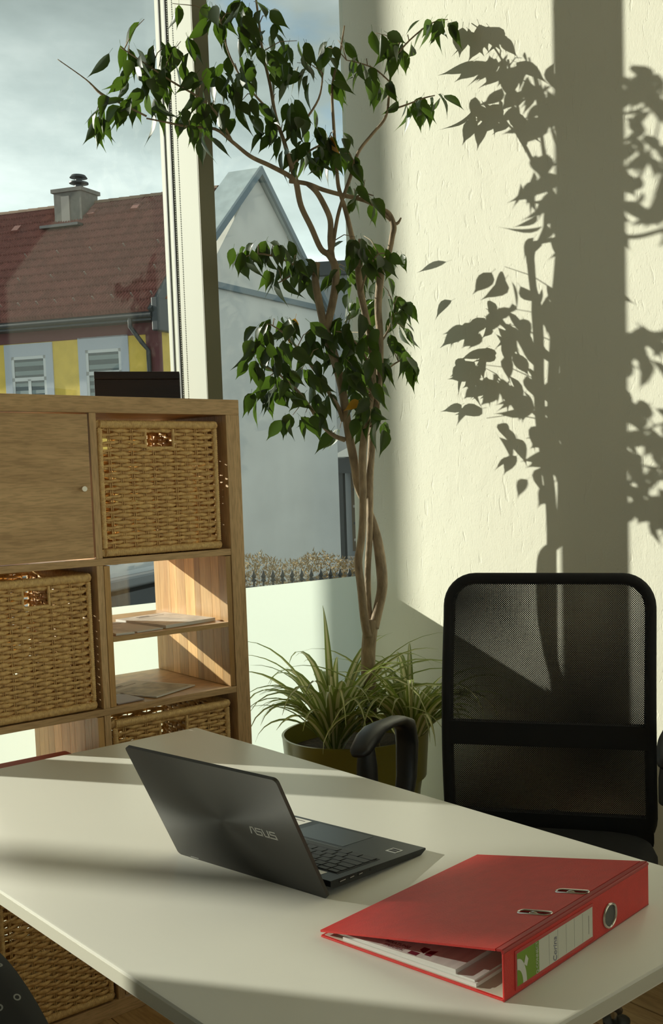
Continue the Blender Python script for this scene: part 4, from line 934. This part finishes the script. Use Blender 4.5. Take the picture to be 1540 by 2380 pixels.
# ================================================================== patterned chair at the left front
pc = empty('upholstered_chair', (2.045, -1.825, 0), 0.0, 'dark upholstered chair with small ring pattern at the left edge of the desk', 'chair')
def ringmat():
    mt = bpy.data.materials.new('dark_ring_fabric'); mt.use_nodes = True; nt = mt.node_tree; b = nt.nodes['Principled BSDF']; N = nt.nodes.new; Lk = nt.links.new
    tc = N('ShaderNodeTexCoord'); vo = N('ShaderNodeTexVoronoi'); vo.inputs['Scale'].default_value = 62; vo.inputs['Randomness'].default_value = 0.35; Lk(tc.outputs['Object'], vo.inputs['Vector'])
    r = N('ShaderNodeValToRGB'); cr = r.color_ramp; cr.interpolation = 'CONSTANT'; cr.elements[0].position = 0; cr.elements[0].color = (0.018, 0.018, 0.017, 1)
    e1_ = cr.elements.new(0.12); e1_.color = (0.26, 0.26, 0.24, 1); e2_ = cr.elements.new(0.19); e2_.color = (0.022, 0.022, 0.021, 1); cr.elements[-1].position = 1.0; cr.elements[-1].color = (0.022, 0.022, 0.021, 1)
    Lk(vo.outputs['Distance'], r.inputs[0]); Lk(r.outputs[0], b.inputs['Base Color']); b.inputs['Roughness'].default_value = 0.85
    MATS['ring'] = mt; return mt
M_ringf = ringmat()
ob = rrect(0.44, 0.40, 0.085, 8); vv = []; lay = [(-0.032, 0.90), (-0.026, 0.985), (-0.008, 1.0), (0.010, 1.0), (0.026, 0.985), (0.032, 0.90)]
for yo, s in lay:
    for x, z in ob: vv.append((x*s-0.105, -0.08+yo-0.10*(z/0.4), 0.712+z*s))
k = len(ob); ff = [(i*k+j, i*k+(j+1) % k, (i+1)*k+(j+1) % k, (i+1)*k+j) for i in range(len(lay)-1) for j in range(k)]+[tuple(range(k-1, -1, -1)), tuple((len(lay)-1)*k+j for j in range(k))]
MB().add(vv, ff).build('backrest', M_ringf, pc, smooth='all')
MB().box(-0.325, 0.115, -0.05, 0.37, 0.40, 0.47, bev=0.02).build('seat', M_ringf, pc, smooth='all')
for x in (-0.30, 0.09):
    MB().tube([(x, -0.04, 0.0), (x, -0.04, 0.44), (x, -0.055, 0.56)], 0.012, 10).build('leg', M_black, pc, smooth=True)
    MB().tube([(x, 0.34, 0.0), (x, 0.34, 0.42)], 0.012, 10).build('leg', M_black, pc, smooth=True)

# ================================================================== pot
POT = Vector((0.41, -0.33, 0)); RIM = 0.515
M_pot = mat('olive_plastic', (0.20, 0.18, 0.028), 0.32, spec=0.5)
pot = empty('plant_pot', POT, 0, 'large round olive green plastic planter in the window corner', 'planter')
MB().lathe([(0.155, 0.0), (0.160, 0.01), (0.188, 0.36), (0.190, 0.375), (0.205, 0.38), (0.214, RIM-0.012), (0.216, RIM), (0.209, RIM), (0.207, RIM-0.012), (0.196, 0.39), (0.18, 0.30), (0.02, 0.30)], 56).build('pot_body', M_pot, pot, smooth=True)
MB().lathe([(0.202, RIM-0.055), (0.15, RIM-0.045), (0.05, RIM-0.05), (0.004, RIM-0.048)], 40).build('soil', mat('potting_soil', (0.045, 0.030, 0.020), 0.95, noise=0.5, nscale=60, bump=1.0, bscale=80), pot, smooth=True)
SOIL = RIM-0.045

# ================================================================== weeping fig
TR = Vector((0.436, -0.302, 0))
fig = empty('weeping_fig', (TR.x, TR.y, SOIL), 0, 'tall weeping fig tree with braided trunk and glossy drooping leaves', 'plant')
FO = Vector((TR.x, TR.y, SOIL))
M_trunk = mat('fig_bark', (0.36, 0.275, 0.185), 0.8, noise=0.35, nscale=40, bump=0.4, bscale=90, stretch=(1, 1, 0.5))
def at(px, py, off=0.0):
    """point of the plant: pixel direction, depth measured from the upright plane through the trunk (off > 0 = away from the lens)"""
    P = hit(px, py, TR+FY*off, FY)
    if P.y > -0.03: # stay in front of the plaster
        v = ray(px, py); P = CAM+v*((-0.03-CAM.y)/v.y)
    if P.x < 0.05:
        v = ray(px, py); P = CAM+v*((0.05-CAM.x)/v.x)
    return P
PXM = 3.17/F_                                   # metres per pixel at the trunk
BR = []                                         # sampled branch points for attaching twigs
def smooth_path(pts, n=5):
    out = []
    for i in range(len(pts)-1):
        p0 = pts[max(i-1, 0)]; p1 = pts[i]; p2 = pts[i+1]; p3 = pts[min(i+2, len(pts)-1)]
        for k in range(n):
            t = k/n; out.append([0.5*((2*b)+(-a+c)*t+(2*a-5*b+4*c-d)*t*t+(-a+3*b-3*c+d)*t**3) for a, b, c, d in zip(p0, p1, p2, p3)])
    out.append(list(pts[-1])); return out
def branch(name, pts, reg=True):
    """pts: (px, py, depth offset, radius in px)"""
    sp = smooth_path([list(p) for p in pts], 5); P = [at(p[0], p[1], p[2]) for p in sp]
    if reg: BR.extend(((p[0], p[1], p[2]) for p in sp))
    MB().tube([q-FO for q in P], [max(0.0007, p[3]*PXM) for p in sp], 9).build(name, M_trunk, fig, smooth='all')
branch('trunk', [(862, 1745, 0, 24), (858, 1700, 0, 20), (856, 1600, 0, 18), (855, 1520, 0, 17), (860, 1462, 0, 17), (862, 1440, 0, 14)], False)
branch('stem', [(856, 1480, -.012, 12), (847, 1440, -.015, 10.5), (838, 1361, -.02, 9.5), (832, 1307, -.02, 9.5), (838, 1260, -.02, 9), (842, 1217, -.02, 8.5), (843, 1144, -.02, 8.5), (842, 1054, -.015, 9), (850, 990, -.01, 8.5), (860, 930, 0, 8.5), (866, 890, 0, 8), (862, 799, .0, 8), (838, 681, .0, 8), (829, 600, 0, 7.5), (817, 549, 0, 6), (804, 495, 0, 5.5), (794, 461, 0, 5), (785, 427, 0, 4.5), (780, 360, .02, 4), (775, 290, .03, 3.5), (772, 200, .04, 3), (790, 120, .04, 2.2), (800, 60, .05, 1.6)], False)
branch('stem', [(862, 1450, .012, 9), (856, 1410, .015, 7.5), (854, 1325, .015, 7.5), (858, 1253, .012, 7.5), (859, 1180, .012, 8), (859, 1108, .01, 8.5), (863, 1036, .01, 9), (868, 968, .015, 9), (880, 880, .02, 9), (882, 782, .02, 8.5), (878, 715, .02, 8.5), (883, 647, .02, 9), (888, 613, .02, 7), (902, 593, .02, 6), (911, 549, .02, 6.5), (914, 525, .02, 7), (904, 497, .015, 5.5), (885, 485, .01, 4.5), (851, 468, 0, 4.5), (824, 460, 0, 5), (797, 454, 0, 5), (750, 441, -.01, 5), (713, 427, -.02, 5), (672, 421, -.02, 5)], False)
branch('stem', [(868, 1460, .0, 12), (877, 1420, .01, 12), (887, 1370, .015, 12.5), (886, 1325, .02, 13), (878, 1265, .025, 12), (866, 1215, .03, 10), (848, 1170, .03, 9), (830, 1130, .01, 8), (822, 1072, .0, 10), (812, 1020, 0, 10), (804, 968, 0, 10), (794, 900, -.01, 10), (777, 833, -.02, 11), (760, 785, -.02, 12), (752, 758, -.02, 11)], False)
branch('branch', [(755, 770, -.02, 9), (740, 698, -.03, 9), (732, 647, -.03, 8), (738, 610, -.03, 6)], True)
branch('branch', [(757, 770, -.02, 9), (770, 715, -.02, 9), (779, 664, -.02, 9), (778, 620, -.02, 9), (764, 593, -.02, 7.5), (745, 578, -.02, 6.5), (723, 529, -.02, 6.5), (699, 478, -.02, 6.5), (688, 424, -.02, 6.5), (676, 385, -.02, 5.5), (660, 330, -.02, 4.5), (640, 270, -.02, 4), (628, 200, -.03, 3.5), (610, 120, -.03, 3), (600, 40, -.04, 2.5), (590, -40, -.04, 2)])
branch('branch', [(772, 605, -.02, 7), (767, 560, -.02, 6.5), (767, 512, -.02, 6.5), (750, 471, -.02, 6.5), (733, 444, -.02, 6), (713, 427, -.02, 5)])
branch('branch', [(770, 590, -.02, 5), (784, 505, -.01, 4), (801, 448, 0, 4), (814, 411, 0, 4), (832, 355, .0, 3.6), (862, 315, .02, 3.4), (890, 282, .03, 3.2), (900, 255, .04, 3), (905, 200, .04, 2.6), (912, 140, .05, 2.2), (930, 95, .05, 2)])
branch('branch', [(900, 258, .04, 2.4), (940, 245, .05, 2), (985, 228, .06, 1.6), (1010, 222, .07, 1.2)])
branch('branch', [(912, 140, .05, 2), (950, 95, .06, 1.8), (1000, 55, .08, 1.4), (1040, 45, .09, 1)])
branch('branch', [(905, 190, .04, 2), (870, 160, .03, 1.8), (830, 145, .02, 1.4), (805, 140, .02, 1)])
branch('branch', [(688, 424, -.02, 6), (669, 407, -.03, 5.5), (625, 384, -.05, 5), (581, 363, -.08, 4.5), (540, 330, -.11, 4), (500, 300, -.14, 3.4), (440, 295, -.16, 2.6), (390, 285, -.18, 2), (340, 275, -.2, 1.6)])
branch('branch', [(540, 330, -.11, 3), (500, 260, -.13, 2.6), (460, 225, -.15, 2.3), (400, 190, -.17, 2), (340, 150, -.19, 1.6), (280, 110, -.2, 1.2)])
branch('twig', [(340, 270, -.2, 2.2), (280, 240, -.2, 2), (235, 218, -.2, 3), (200, 185, -.2, 1.4), (134, 138, -.2, 1)])
branch('branch', [(640, 270, -.02, 3), (600, 230, -.06, 2.4), (560, 180, -.09, 2), (530, 120, -.1, 1.8), (510, 40, -.1, 1.5)])
branch('branch', [(660, 330, -.02, 3), (700, 290, .0, 2.6), (740, 230, .02, 2.2), (750, 170, .03, 1.6)])
branch('branch', [(676, 385, -.02, 3), (720, 350, .02, 2.4), (760, 330, .04, 1.8)])
branch('twig', [(885, 490, .01, 4), (918, 520, .02, 4), (932, 506, .02, 1.6)], False)
branch('branch', [(735, 640, -.03, 3.5), (700, 625, -.06, 2.6), (650, 600, -.09, 2.2), (600, 590, -.11, 1.8), (560, 600, -.12, 1.2)])
branch('branch', [(700, 625, -.06, 2.2), (660, 650, -.08, 1.8), (640, 660, -.09, 1.2)])
branch('branch', [(801, 1022, 0, 6), (775, 1012, -.02, 5), (750, 990, -.04, 4.5), (728, 958, -.07, 4), (696, 914, -.1, 3.2), (669, 887, -.12, 2.6), (640, 865, -.14, 2), (610, 850, -.15, 1.2)])
branch('branch', [(797, 978, 0, 5.5), (785, 945, -.02, 5), (767, 917, -.04, 4.6), (740, 873, -.07, 4.2), (716, 840, -.09, 3.6), (690, 808, -.11, 2.8), (660, 775, -.13, 2), (630, 755, -.14, 1.4)])
branch('branch', [(882, 800, .02, 3), (905, 760, .05, 2.2), (915, 710, .07, 1.6)])
branch('branch', [(880, 880, .02, 3), (910, 850, .06, 2.2), (945, 830, .09, 1.5)])
branch('branch', [(838, 690, .0, 3), (850, 640, -.03, 2.2), (880, 590, -.03, 1.6), (920, 600, -.02, 1.2)])
branch('branch', [(866, 890, 0, 3), (850, 830, -.04, 2.2), (810, 780, -.06, 1.8), (780, 770, -.07, 1.3)])
branch('branch', [(868, 968, .015, 3), (880, 940, .0, 2.2), (850, 900, -.04, 1.6), (830, 880, -.05, 1.2)])
branch('branch', [(850, 1000, -.01, 2.5), (870, 975, .0, 2), (885, 985, .02, 1.3)])
branch('branch', [(824, 460, 0, 2.5), (845, 450, -.02, 2), (868, 455, -.02, 1.2)])
MB().tube([at(838, 556, -.01)-FO, at(836, 620, -.01)-FO], [0.0075, 0.008], 10).build('pruned_stub', M_trunk, fig, smooth=True)

def leafmat(name, col, trans):
    mt = bpy.data.materials.new(name); mt.use_nodes = True; nt = mt.node_tree; nt.nodes.clear(); N = nt.nodes.new; Lk = nt.links.new
    o = N('ShaderNodeOutputMaterial'); b = N('ShaderNodeBsdfPrincipled'); t = N('ShaderNodeBsdfTranslucent'); mx = N('ShaderNodeMixShader'); mx.inputs[0].default_value = 0.30
    oi = N('ShaderNodeObjectInfo'); hs = N('ShaderNodeHueSaturation'); hs.inputs['Color'].default_value = (*col, 1)
    mr = N('ShaderNodeMapRange'); mr.inputs['To Min'].default_value = 0.65; mr.inputs['To Max'].default_value = 1.5; Lk(oi.outputs['Random'], mr.inputs['Value']); Lk(mr.outputs[0], hs.inputs['Value'])
    b.inputs['Roughness'].default_value = 0.38; t.inputs['Color'].default_value = (*trans, 1)
    Lk(hs.outputs[0], b.inputs['Base Color']); Lk(b.outputs[0], mx.inputs[1]); Lk(t.outputs[0], mx.inputs[2]); Lk(mx.outputs[0], o.inputs[0]); MATS[name] = mt; return mt
M_leaf = leafmat('fig_leaf_green', (0.036, 0.052, 0.020), (0.11, 0.21, 0.016)); M_leafy = leafmat('fig_leaf_yellow', (0.52, 0.26, 0.02), (0.6, 0.3, 0.02))
def leaf_geo(bend, fold, wid):
    """drip-tipped leaf of unit length along +x, petiole included, face up +z"""
    prof = [(0.0, 0.006), (0.16, 0.006), (0.20, 0.06), (0.30, 0.17), (0.44, 0.215), (0.58, 0.19), (0.72, 0.115), (0.82, 0.045), (0.91, 0.016), (1.0, 0.002)]
    v = []; f = []
    for x, w in prof:
        w *= wid; zz = -bend*x*x; v += [(x, -w, zz+fold*w), (x, 0, zz), (x, w, zz+fold*w)]
    for i in range(len(prof)-1): f += [(3*i, 3*i+3, 3*i+4, 3*i+1), (3*i+1, 3*i+4, 3*i+5, 3*i+2)]
    return v, f
LG = [leaf_geo(b, fo, w) for b, fo, w in ((0.12, 0.30, 0.86), (0.30, 0.45, 0.80), (0.02, 0.2, 0.92), (0.5, 0.5, 0.78), (0.2, 0.75, 0.88))]
LM = []; LMY = MB().add(*LG[0]).mesh('leaf', M_leafy, smooth='all', fix=False)
for gv, gf in LG: LM.append(MB().add(gv, gf).mesh('leaf', M_leaf, smooth='all', fix=False))
CL = [(335, 50, 10, 14, 2, -.19), (300, 125, 48, 40, 11, -.19), (330, 185, 42, 36, 8, -.18), (380, 125, 32, 38, 9, -.18), (420, 115, 28, 48, 7, -.17), (222, 272, 26, 14, 5, -.2), (268, 245, 38, 26, 9, -.2), (320, 240, 35, 30, 9, -.19), (370, 215, 38, 38, 8, -.17), (440, 270, 30, 28, 8, -.16), (465, 300, 22, 26, 4, -.14), (400, 12, 22, 10, 2, -.17),
 (500, 25, 28, 36, 8, -.11), (540, 50, 38, 46, 12, -.1), (590, 15, 38, 28, 9, -.06), (620, 60, 34, 55, 9, -.03), (480, 185, 38, 46, 9, -.14), (540, 170, 42, 56, 13, -.1), (600, 160, 38, 56, 11, -.06), (560, 250, 46, 36, 11, -.08), (640, 240, 38, 55, 9, -.03), (500, 250, 32, 32, 8, -.13),
 (690, 105, 36, 26, 6, .0), (690, 160, 28, 36, 6, .0), (740, 180, 36, 36, 8, .02), (762, 120, 22, 26, 4, .03), (785, 100, 26, 18, 4, .04), (660, 310, 36, 46, 9, -.02), (720, 290, 42, 46, 11, .01), (700, 355, 36, 36, 9, -.01), (750, 345, 38, 36, 9, .03), (780, 320, 28, 36, 6, .03), (800, 370, 28, 36, 6, .02),
 (850, 150, 36, 26, 8, .03), (872, 85, 32, 22, 6, .04), (918, 115, 30, 26, 6, .05), (880, 185, 26, 26, 5, .04), (945, 95, 28, 24, 5, .06), (1000, 55, 26, 12, 6, .08), (1035, 55, 18, 16, 4, .09), (955, 242, 26, 12, 6, .05), (1005, 232, 26, 16, 8, .07), (900, 205, 18, 26, 3, .04),
 (848, 425, 12, 16, 2, -.01), (850, 462, 22, 14, 4, -.02), (820, 448, 14, 22, 3, 0), (560, 588, 22, 18, 6, -.12), (600, 580, 28, 26, 7, -.11), (640, 570, 32, 24, 8, -.09), (645, 635, 30, 24, 6, -.09), (690, 600, 28, 20, 8, -.06), (712, 630, 18, 16, 4, -.05),
 (825, 560, 22, 24, 7, -.03), (850, 590, 26, 30, 9, -.04), (888, 590, 22, 14, 4, -.03), (922, 600, 12, 14, 2, -.02), (800, 630, 22, 26, 5, .04), (640, 750, 28, 18, 7, -.14), (612, 785, 32, 32, 9, -.14), (650, 815, 36, 34, 8, -.12), (690, 755, 28, 22, 5, -.11), (720, 780, 24, 26, 5, -.09), (592, 840, 20, 22, 5, -.15), (740, 820, 18, 26, 4, -.07),
 (650, 868, 36, 24, 8, -.13), (610, 915, 28, 22, 8, -.15), (650, 900, 28, 26, 7, -.13), (680, 970, 26, 14, 5, -.1), (710, 965, 18, 16, 4, -.09), (740, 915, 28, 36, 7, -.07), (700, 870, 28, 26, 5, -.1),
 (780, 775, 32, 34, 9, -.06), (820, 745, 28, 30, 8, -.05), (800, 845, 28, 36, 8, -.05), (850, 790, 24, 36, 7, -.05), (830, 885, 28, 36, 8, -.05), (860, 845, 22, 36, 6, -.04), (870, 915, 22, 36, 7, -.03), (842, 955, 22, 26, 6, -.03), (880, 985, 18, 20, 5, .01), (790, 1000, 18, 14, 4, .03), (820, 830, 24, 30, 5, .05),
 (900, 700, 24, 36, 7, .07), (928, 745, 24, 28, 5, .08), (920, 835, 26, 26, 8, .07), (948, 832, 16, 18, 5, .09), (940, 770, 14, 20, 2, .08), (900, 775, 18, 28, 4, .06),
 (800, 640, 24, 26, 5, .12), (830, 690, 34, 36, 7, .16), (888, 680, 28, 46, 8, .13), (812, 790, 38, 46, 8, .16), (850, 915, 28, 36, 6, .15), (900, 815, 28, 36, 6, .13), (845, 560, 26, 30, 5, .10), (930, 700, 18, 26, 3, .12)]
leaves = []; RL = random.Random(11)
yellow = {(750, 345): 1, (690, 755): 1, (842, 955): 1}
for (cx, cy, rx, ry, n, off) in CL:
    if BR:
        near = min(BR, key=lambda b: (b[0]-cx)**2+(b[1]-cy)**2+((b[2]-off)*600)**2)
        P0 = at(*near); P1 = at(cx, cy-ry*0.4, off); mid = (P0+P1)/2+Vector((0, 0, 0.012))
        if (P0-P1).length > 0.012: MB().tube([P0-FO, mid-FO, P1-FO], [0.0016, 0.0013, 0.0008], 5).build('twig', M_trunk, fig, smooth='all')
    cc = at(cx, cy, off)
    for k in range(int(n*1.12+0.5)):
        a = RL.uniform(0, 2*PI); rr = math.sqrt(RL.random())
        o2 = off+RL.gauss(0, 0.035)
        P = at(cx+rx*rr*math.cos(a), cy-10+ry*rr*math.sin(a)*0.9, o2)
        outw = (P-cc); outw.z = 0
        if outw.length > 1e-4: outw.normalize()
        d = (outw*0.55+Vector((RL.gauss(0, .38), RL.gauss(0, .38), -RL.uniform(0.55, 1.5)))).normalized()
        nrm_ = Vector((RL.gauss(0, .7), RL.gauss(0, .7), 0.6))-FY*0.5; nrm_ = (nrm_-d*nrm_.dot(d)).normalized()
        L_ = RL.uniform(0.070, 0.104); Pt = P+d*L_
        if Pt.y > -0.03 or P.y > -0.045:
            d.y = -abs(d.y)*0.6-0.05; d.normalize(); nrm_ = (nrm_-d*nrm_.dot(d)).normalized()
            if P.y > -0.045: v_ = ray(cx+rx*rr*math.cos(a), cy-10+ry*rr*math.sin(a)*0.9); P = CAM+v_*((-0.045-CAM.y)/v_.y)
        yel = (cx, cy) in yellow and k == 0
        leaves.append((P, d, nrm_, L_, RL.randrange(5), yel, (P-CAM).length))
leaves.sort(key=lambda t: (not t[5], -t[3]/t[6]))
rest = MB(); 
for i, (P, d, nr, L_, k, yel, _) in enumerate(leaves):
    s_ = nr.cross(d).normalized(); M4 = Matrix(((d.x, s_.x, nr.x, 0), (d.y, s_.y, nr.y, 0), (d.z, s_.z, nr.z, 0), (0, 0, 0, 1)))
    if i < 300:
        o = bpy.data.objects.new('leaf', LMY if yel else LM[k]); link(o, fig); o.matrix_local = Matrix.Translation(P-FO) @ M4 @ Matrix.Scale(L_, 4)
        if yel: o['label'] = 'yellowed leaf'
    else:
        T = Matrix.Translation(P-FO) @ M4 @ Matrix.Scale(L_, 4); rest.add([T @ Vector(q) for q in LG[k][0]], LG[k][1])
tag(rest.build('foliage', M_leaf, fig, smooth='all', fix=False), kind='stuff')

# ================================================================== spider plants in the same pot
def blade_mats():
    g = leafmat('spider_green', (0.24, 0.29, 0.07), (0.34, 0.44, 0.08)); c = leafmat('spider_cream', (0.74, 0.72, 0.42), (0.7, 0.7, 0.38)); return [g, c]
M_sp = blade_mats(); RS = random.Random(5)
def spider(px, py, off, lab, n, left_bias, lens=(0.20, 0.40)):
    c = at(px, py, off); c.z = SOIL+0.004
    o = empty('spider_plant', c, 0, lab, 'plant', 'spider plants around the fig trunk')
    for k in range(n):
        a = 2*PI*k/n+RS.uniform(-.25, .25); L_ = RS.uniform(*lens); up = RS.uniform(0.5, 1.5); w = RS.uniform(0.0065, 0.0100)
        h = Vector((math.cos(a), math.sin(a), 0)); 
        # keep blades off the plaster and the glass: shorten those that point there
        end = c+h*L_*0.8
        if end.y > -0.03: L_ *= max(0.3, min(1, (-0.03-c.y)/max(0.01, h.y*L_*0.8))); 
        if end.x < 0.06: L_ *= max(0.3, min(1, (c.x-0.06)/max(0.01, -h.x*L_*0.8)))
        if end.y < -0.74: L_ *= max(0.3, min(1, (c.y+0.74)/max(0.01, -h.y*L_*0.8)))
        m_ = 12; pts = []; p = h*RS.uniform(0.004, 0.02); ang = math.atan(up*1.4)+0.25; drop = RS.uniform(1.2, 2.5)*(0.75+0.6*RS.random())
        for i in range(m_+1):
            pts.append(p.copy()); t = i/m_; an = ang-drop*t*t*1.1-0.15*t
            p = p+(h*math.cos(an)+Vector((0, 0, math.sin(an))))*(L_/m_)
        s_ = Vector((-h.y, h.x, 0)); tw_ = RS.uniform(-0.5, 0.5); mb = MB(); v = []
        for i, q in enumerate(pts):
            t = i/m_; ww = w*(0.55+0.9*math.sin(PI*min(1, t*0.9+0.12)))*(1-t**3)+0.0004; ax = (s_*math.cos(tw_*t)+Vector((0, 0, 1))*math.sin(tw_*t)*0.6).normalized(); 
            fold = Vector((0, 0, 0.35*ww))
            v += [q-ax*ww+fold, q-ax*ww*0.42, q+ax*ww*0.42, q+ax*ww+fold]
        for i in range(m_):
            b = 4*i
            mb.add([], []); 
        mb.v = [tuple(x) for x in v]; mb.f = []; mb.m = []
        for i in range(m_):
            for j in range(3): mb.f.append((4*i+j, 4*i+j+1, 4*i+4+j+1, 4*i+4+j)); mb.m.append(1 if j == 1 else 0)
        mb.build('blade', M_sp, o, smooth='all', fix=False)
    return o
spider(775, 1690, -0.09, 'striped spider plant on the window side of the fig trunk', 80, True, (0.26, 0.54))
spider(955, 1690, -0.05, 'striped spider plant between the fig trunk and the mesh chair', 76, False, (0.24, 0.50))
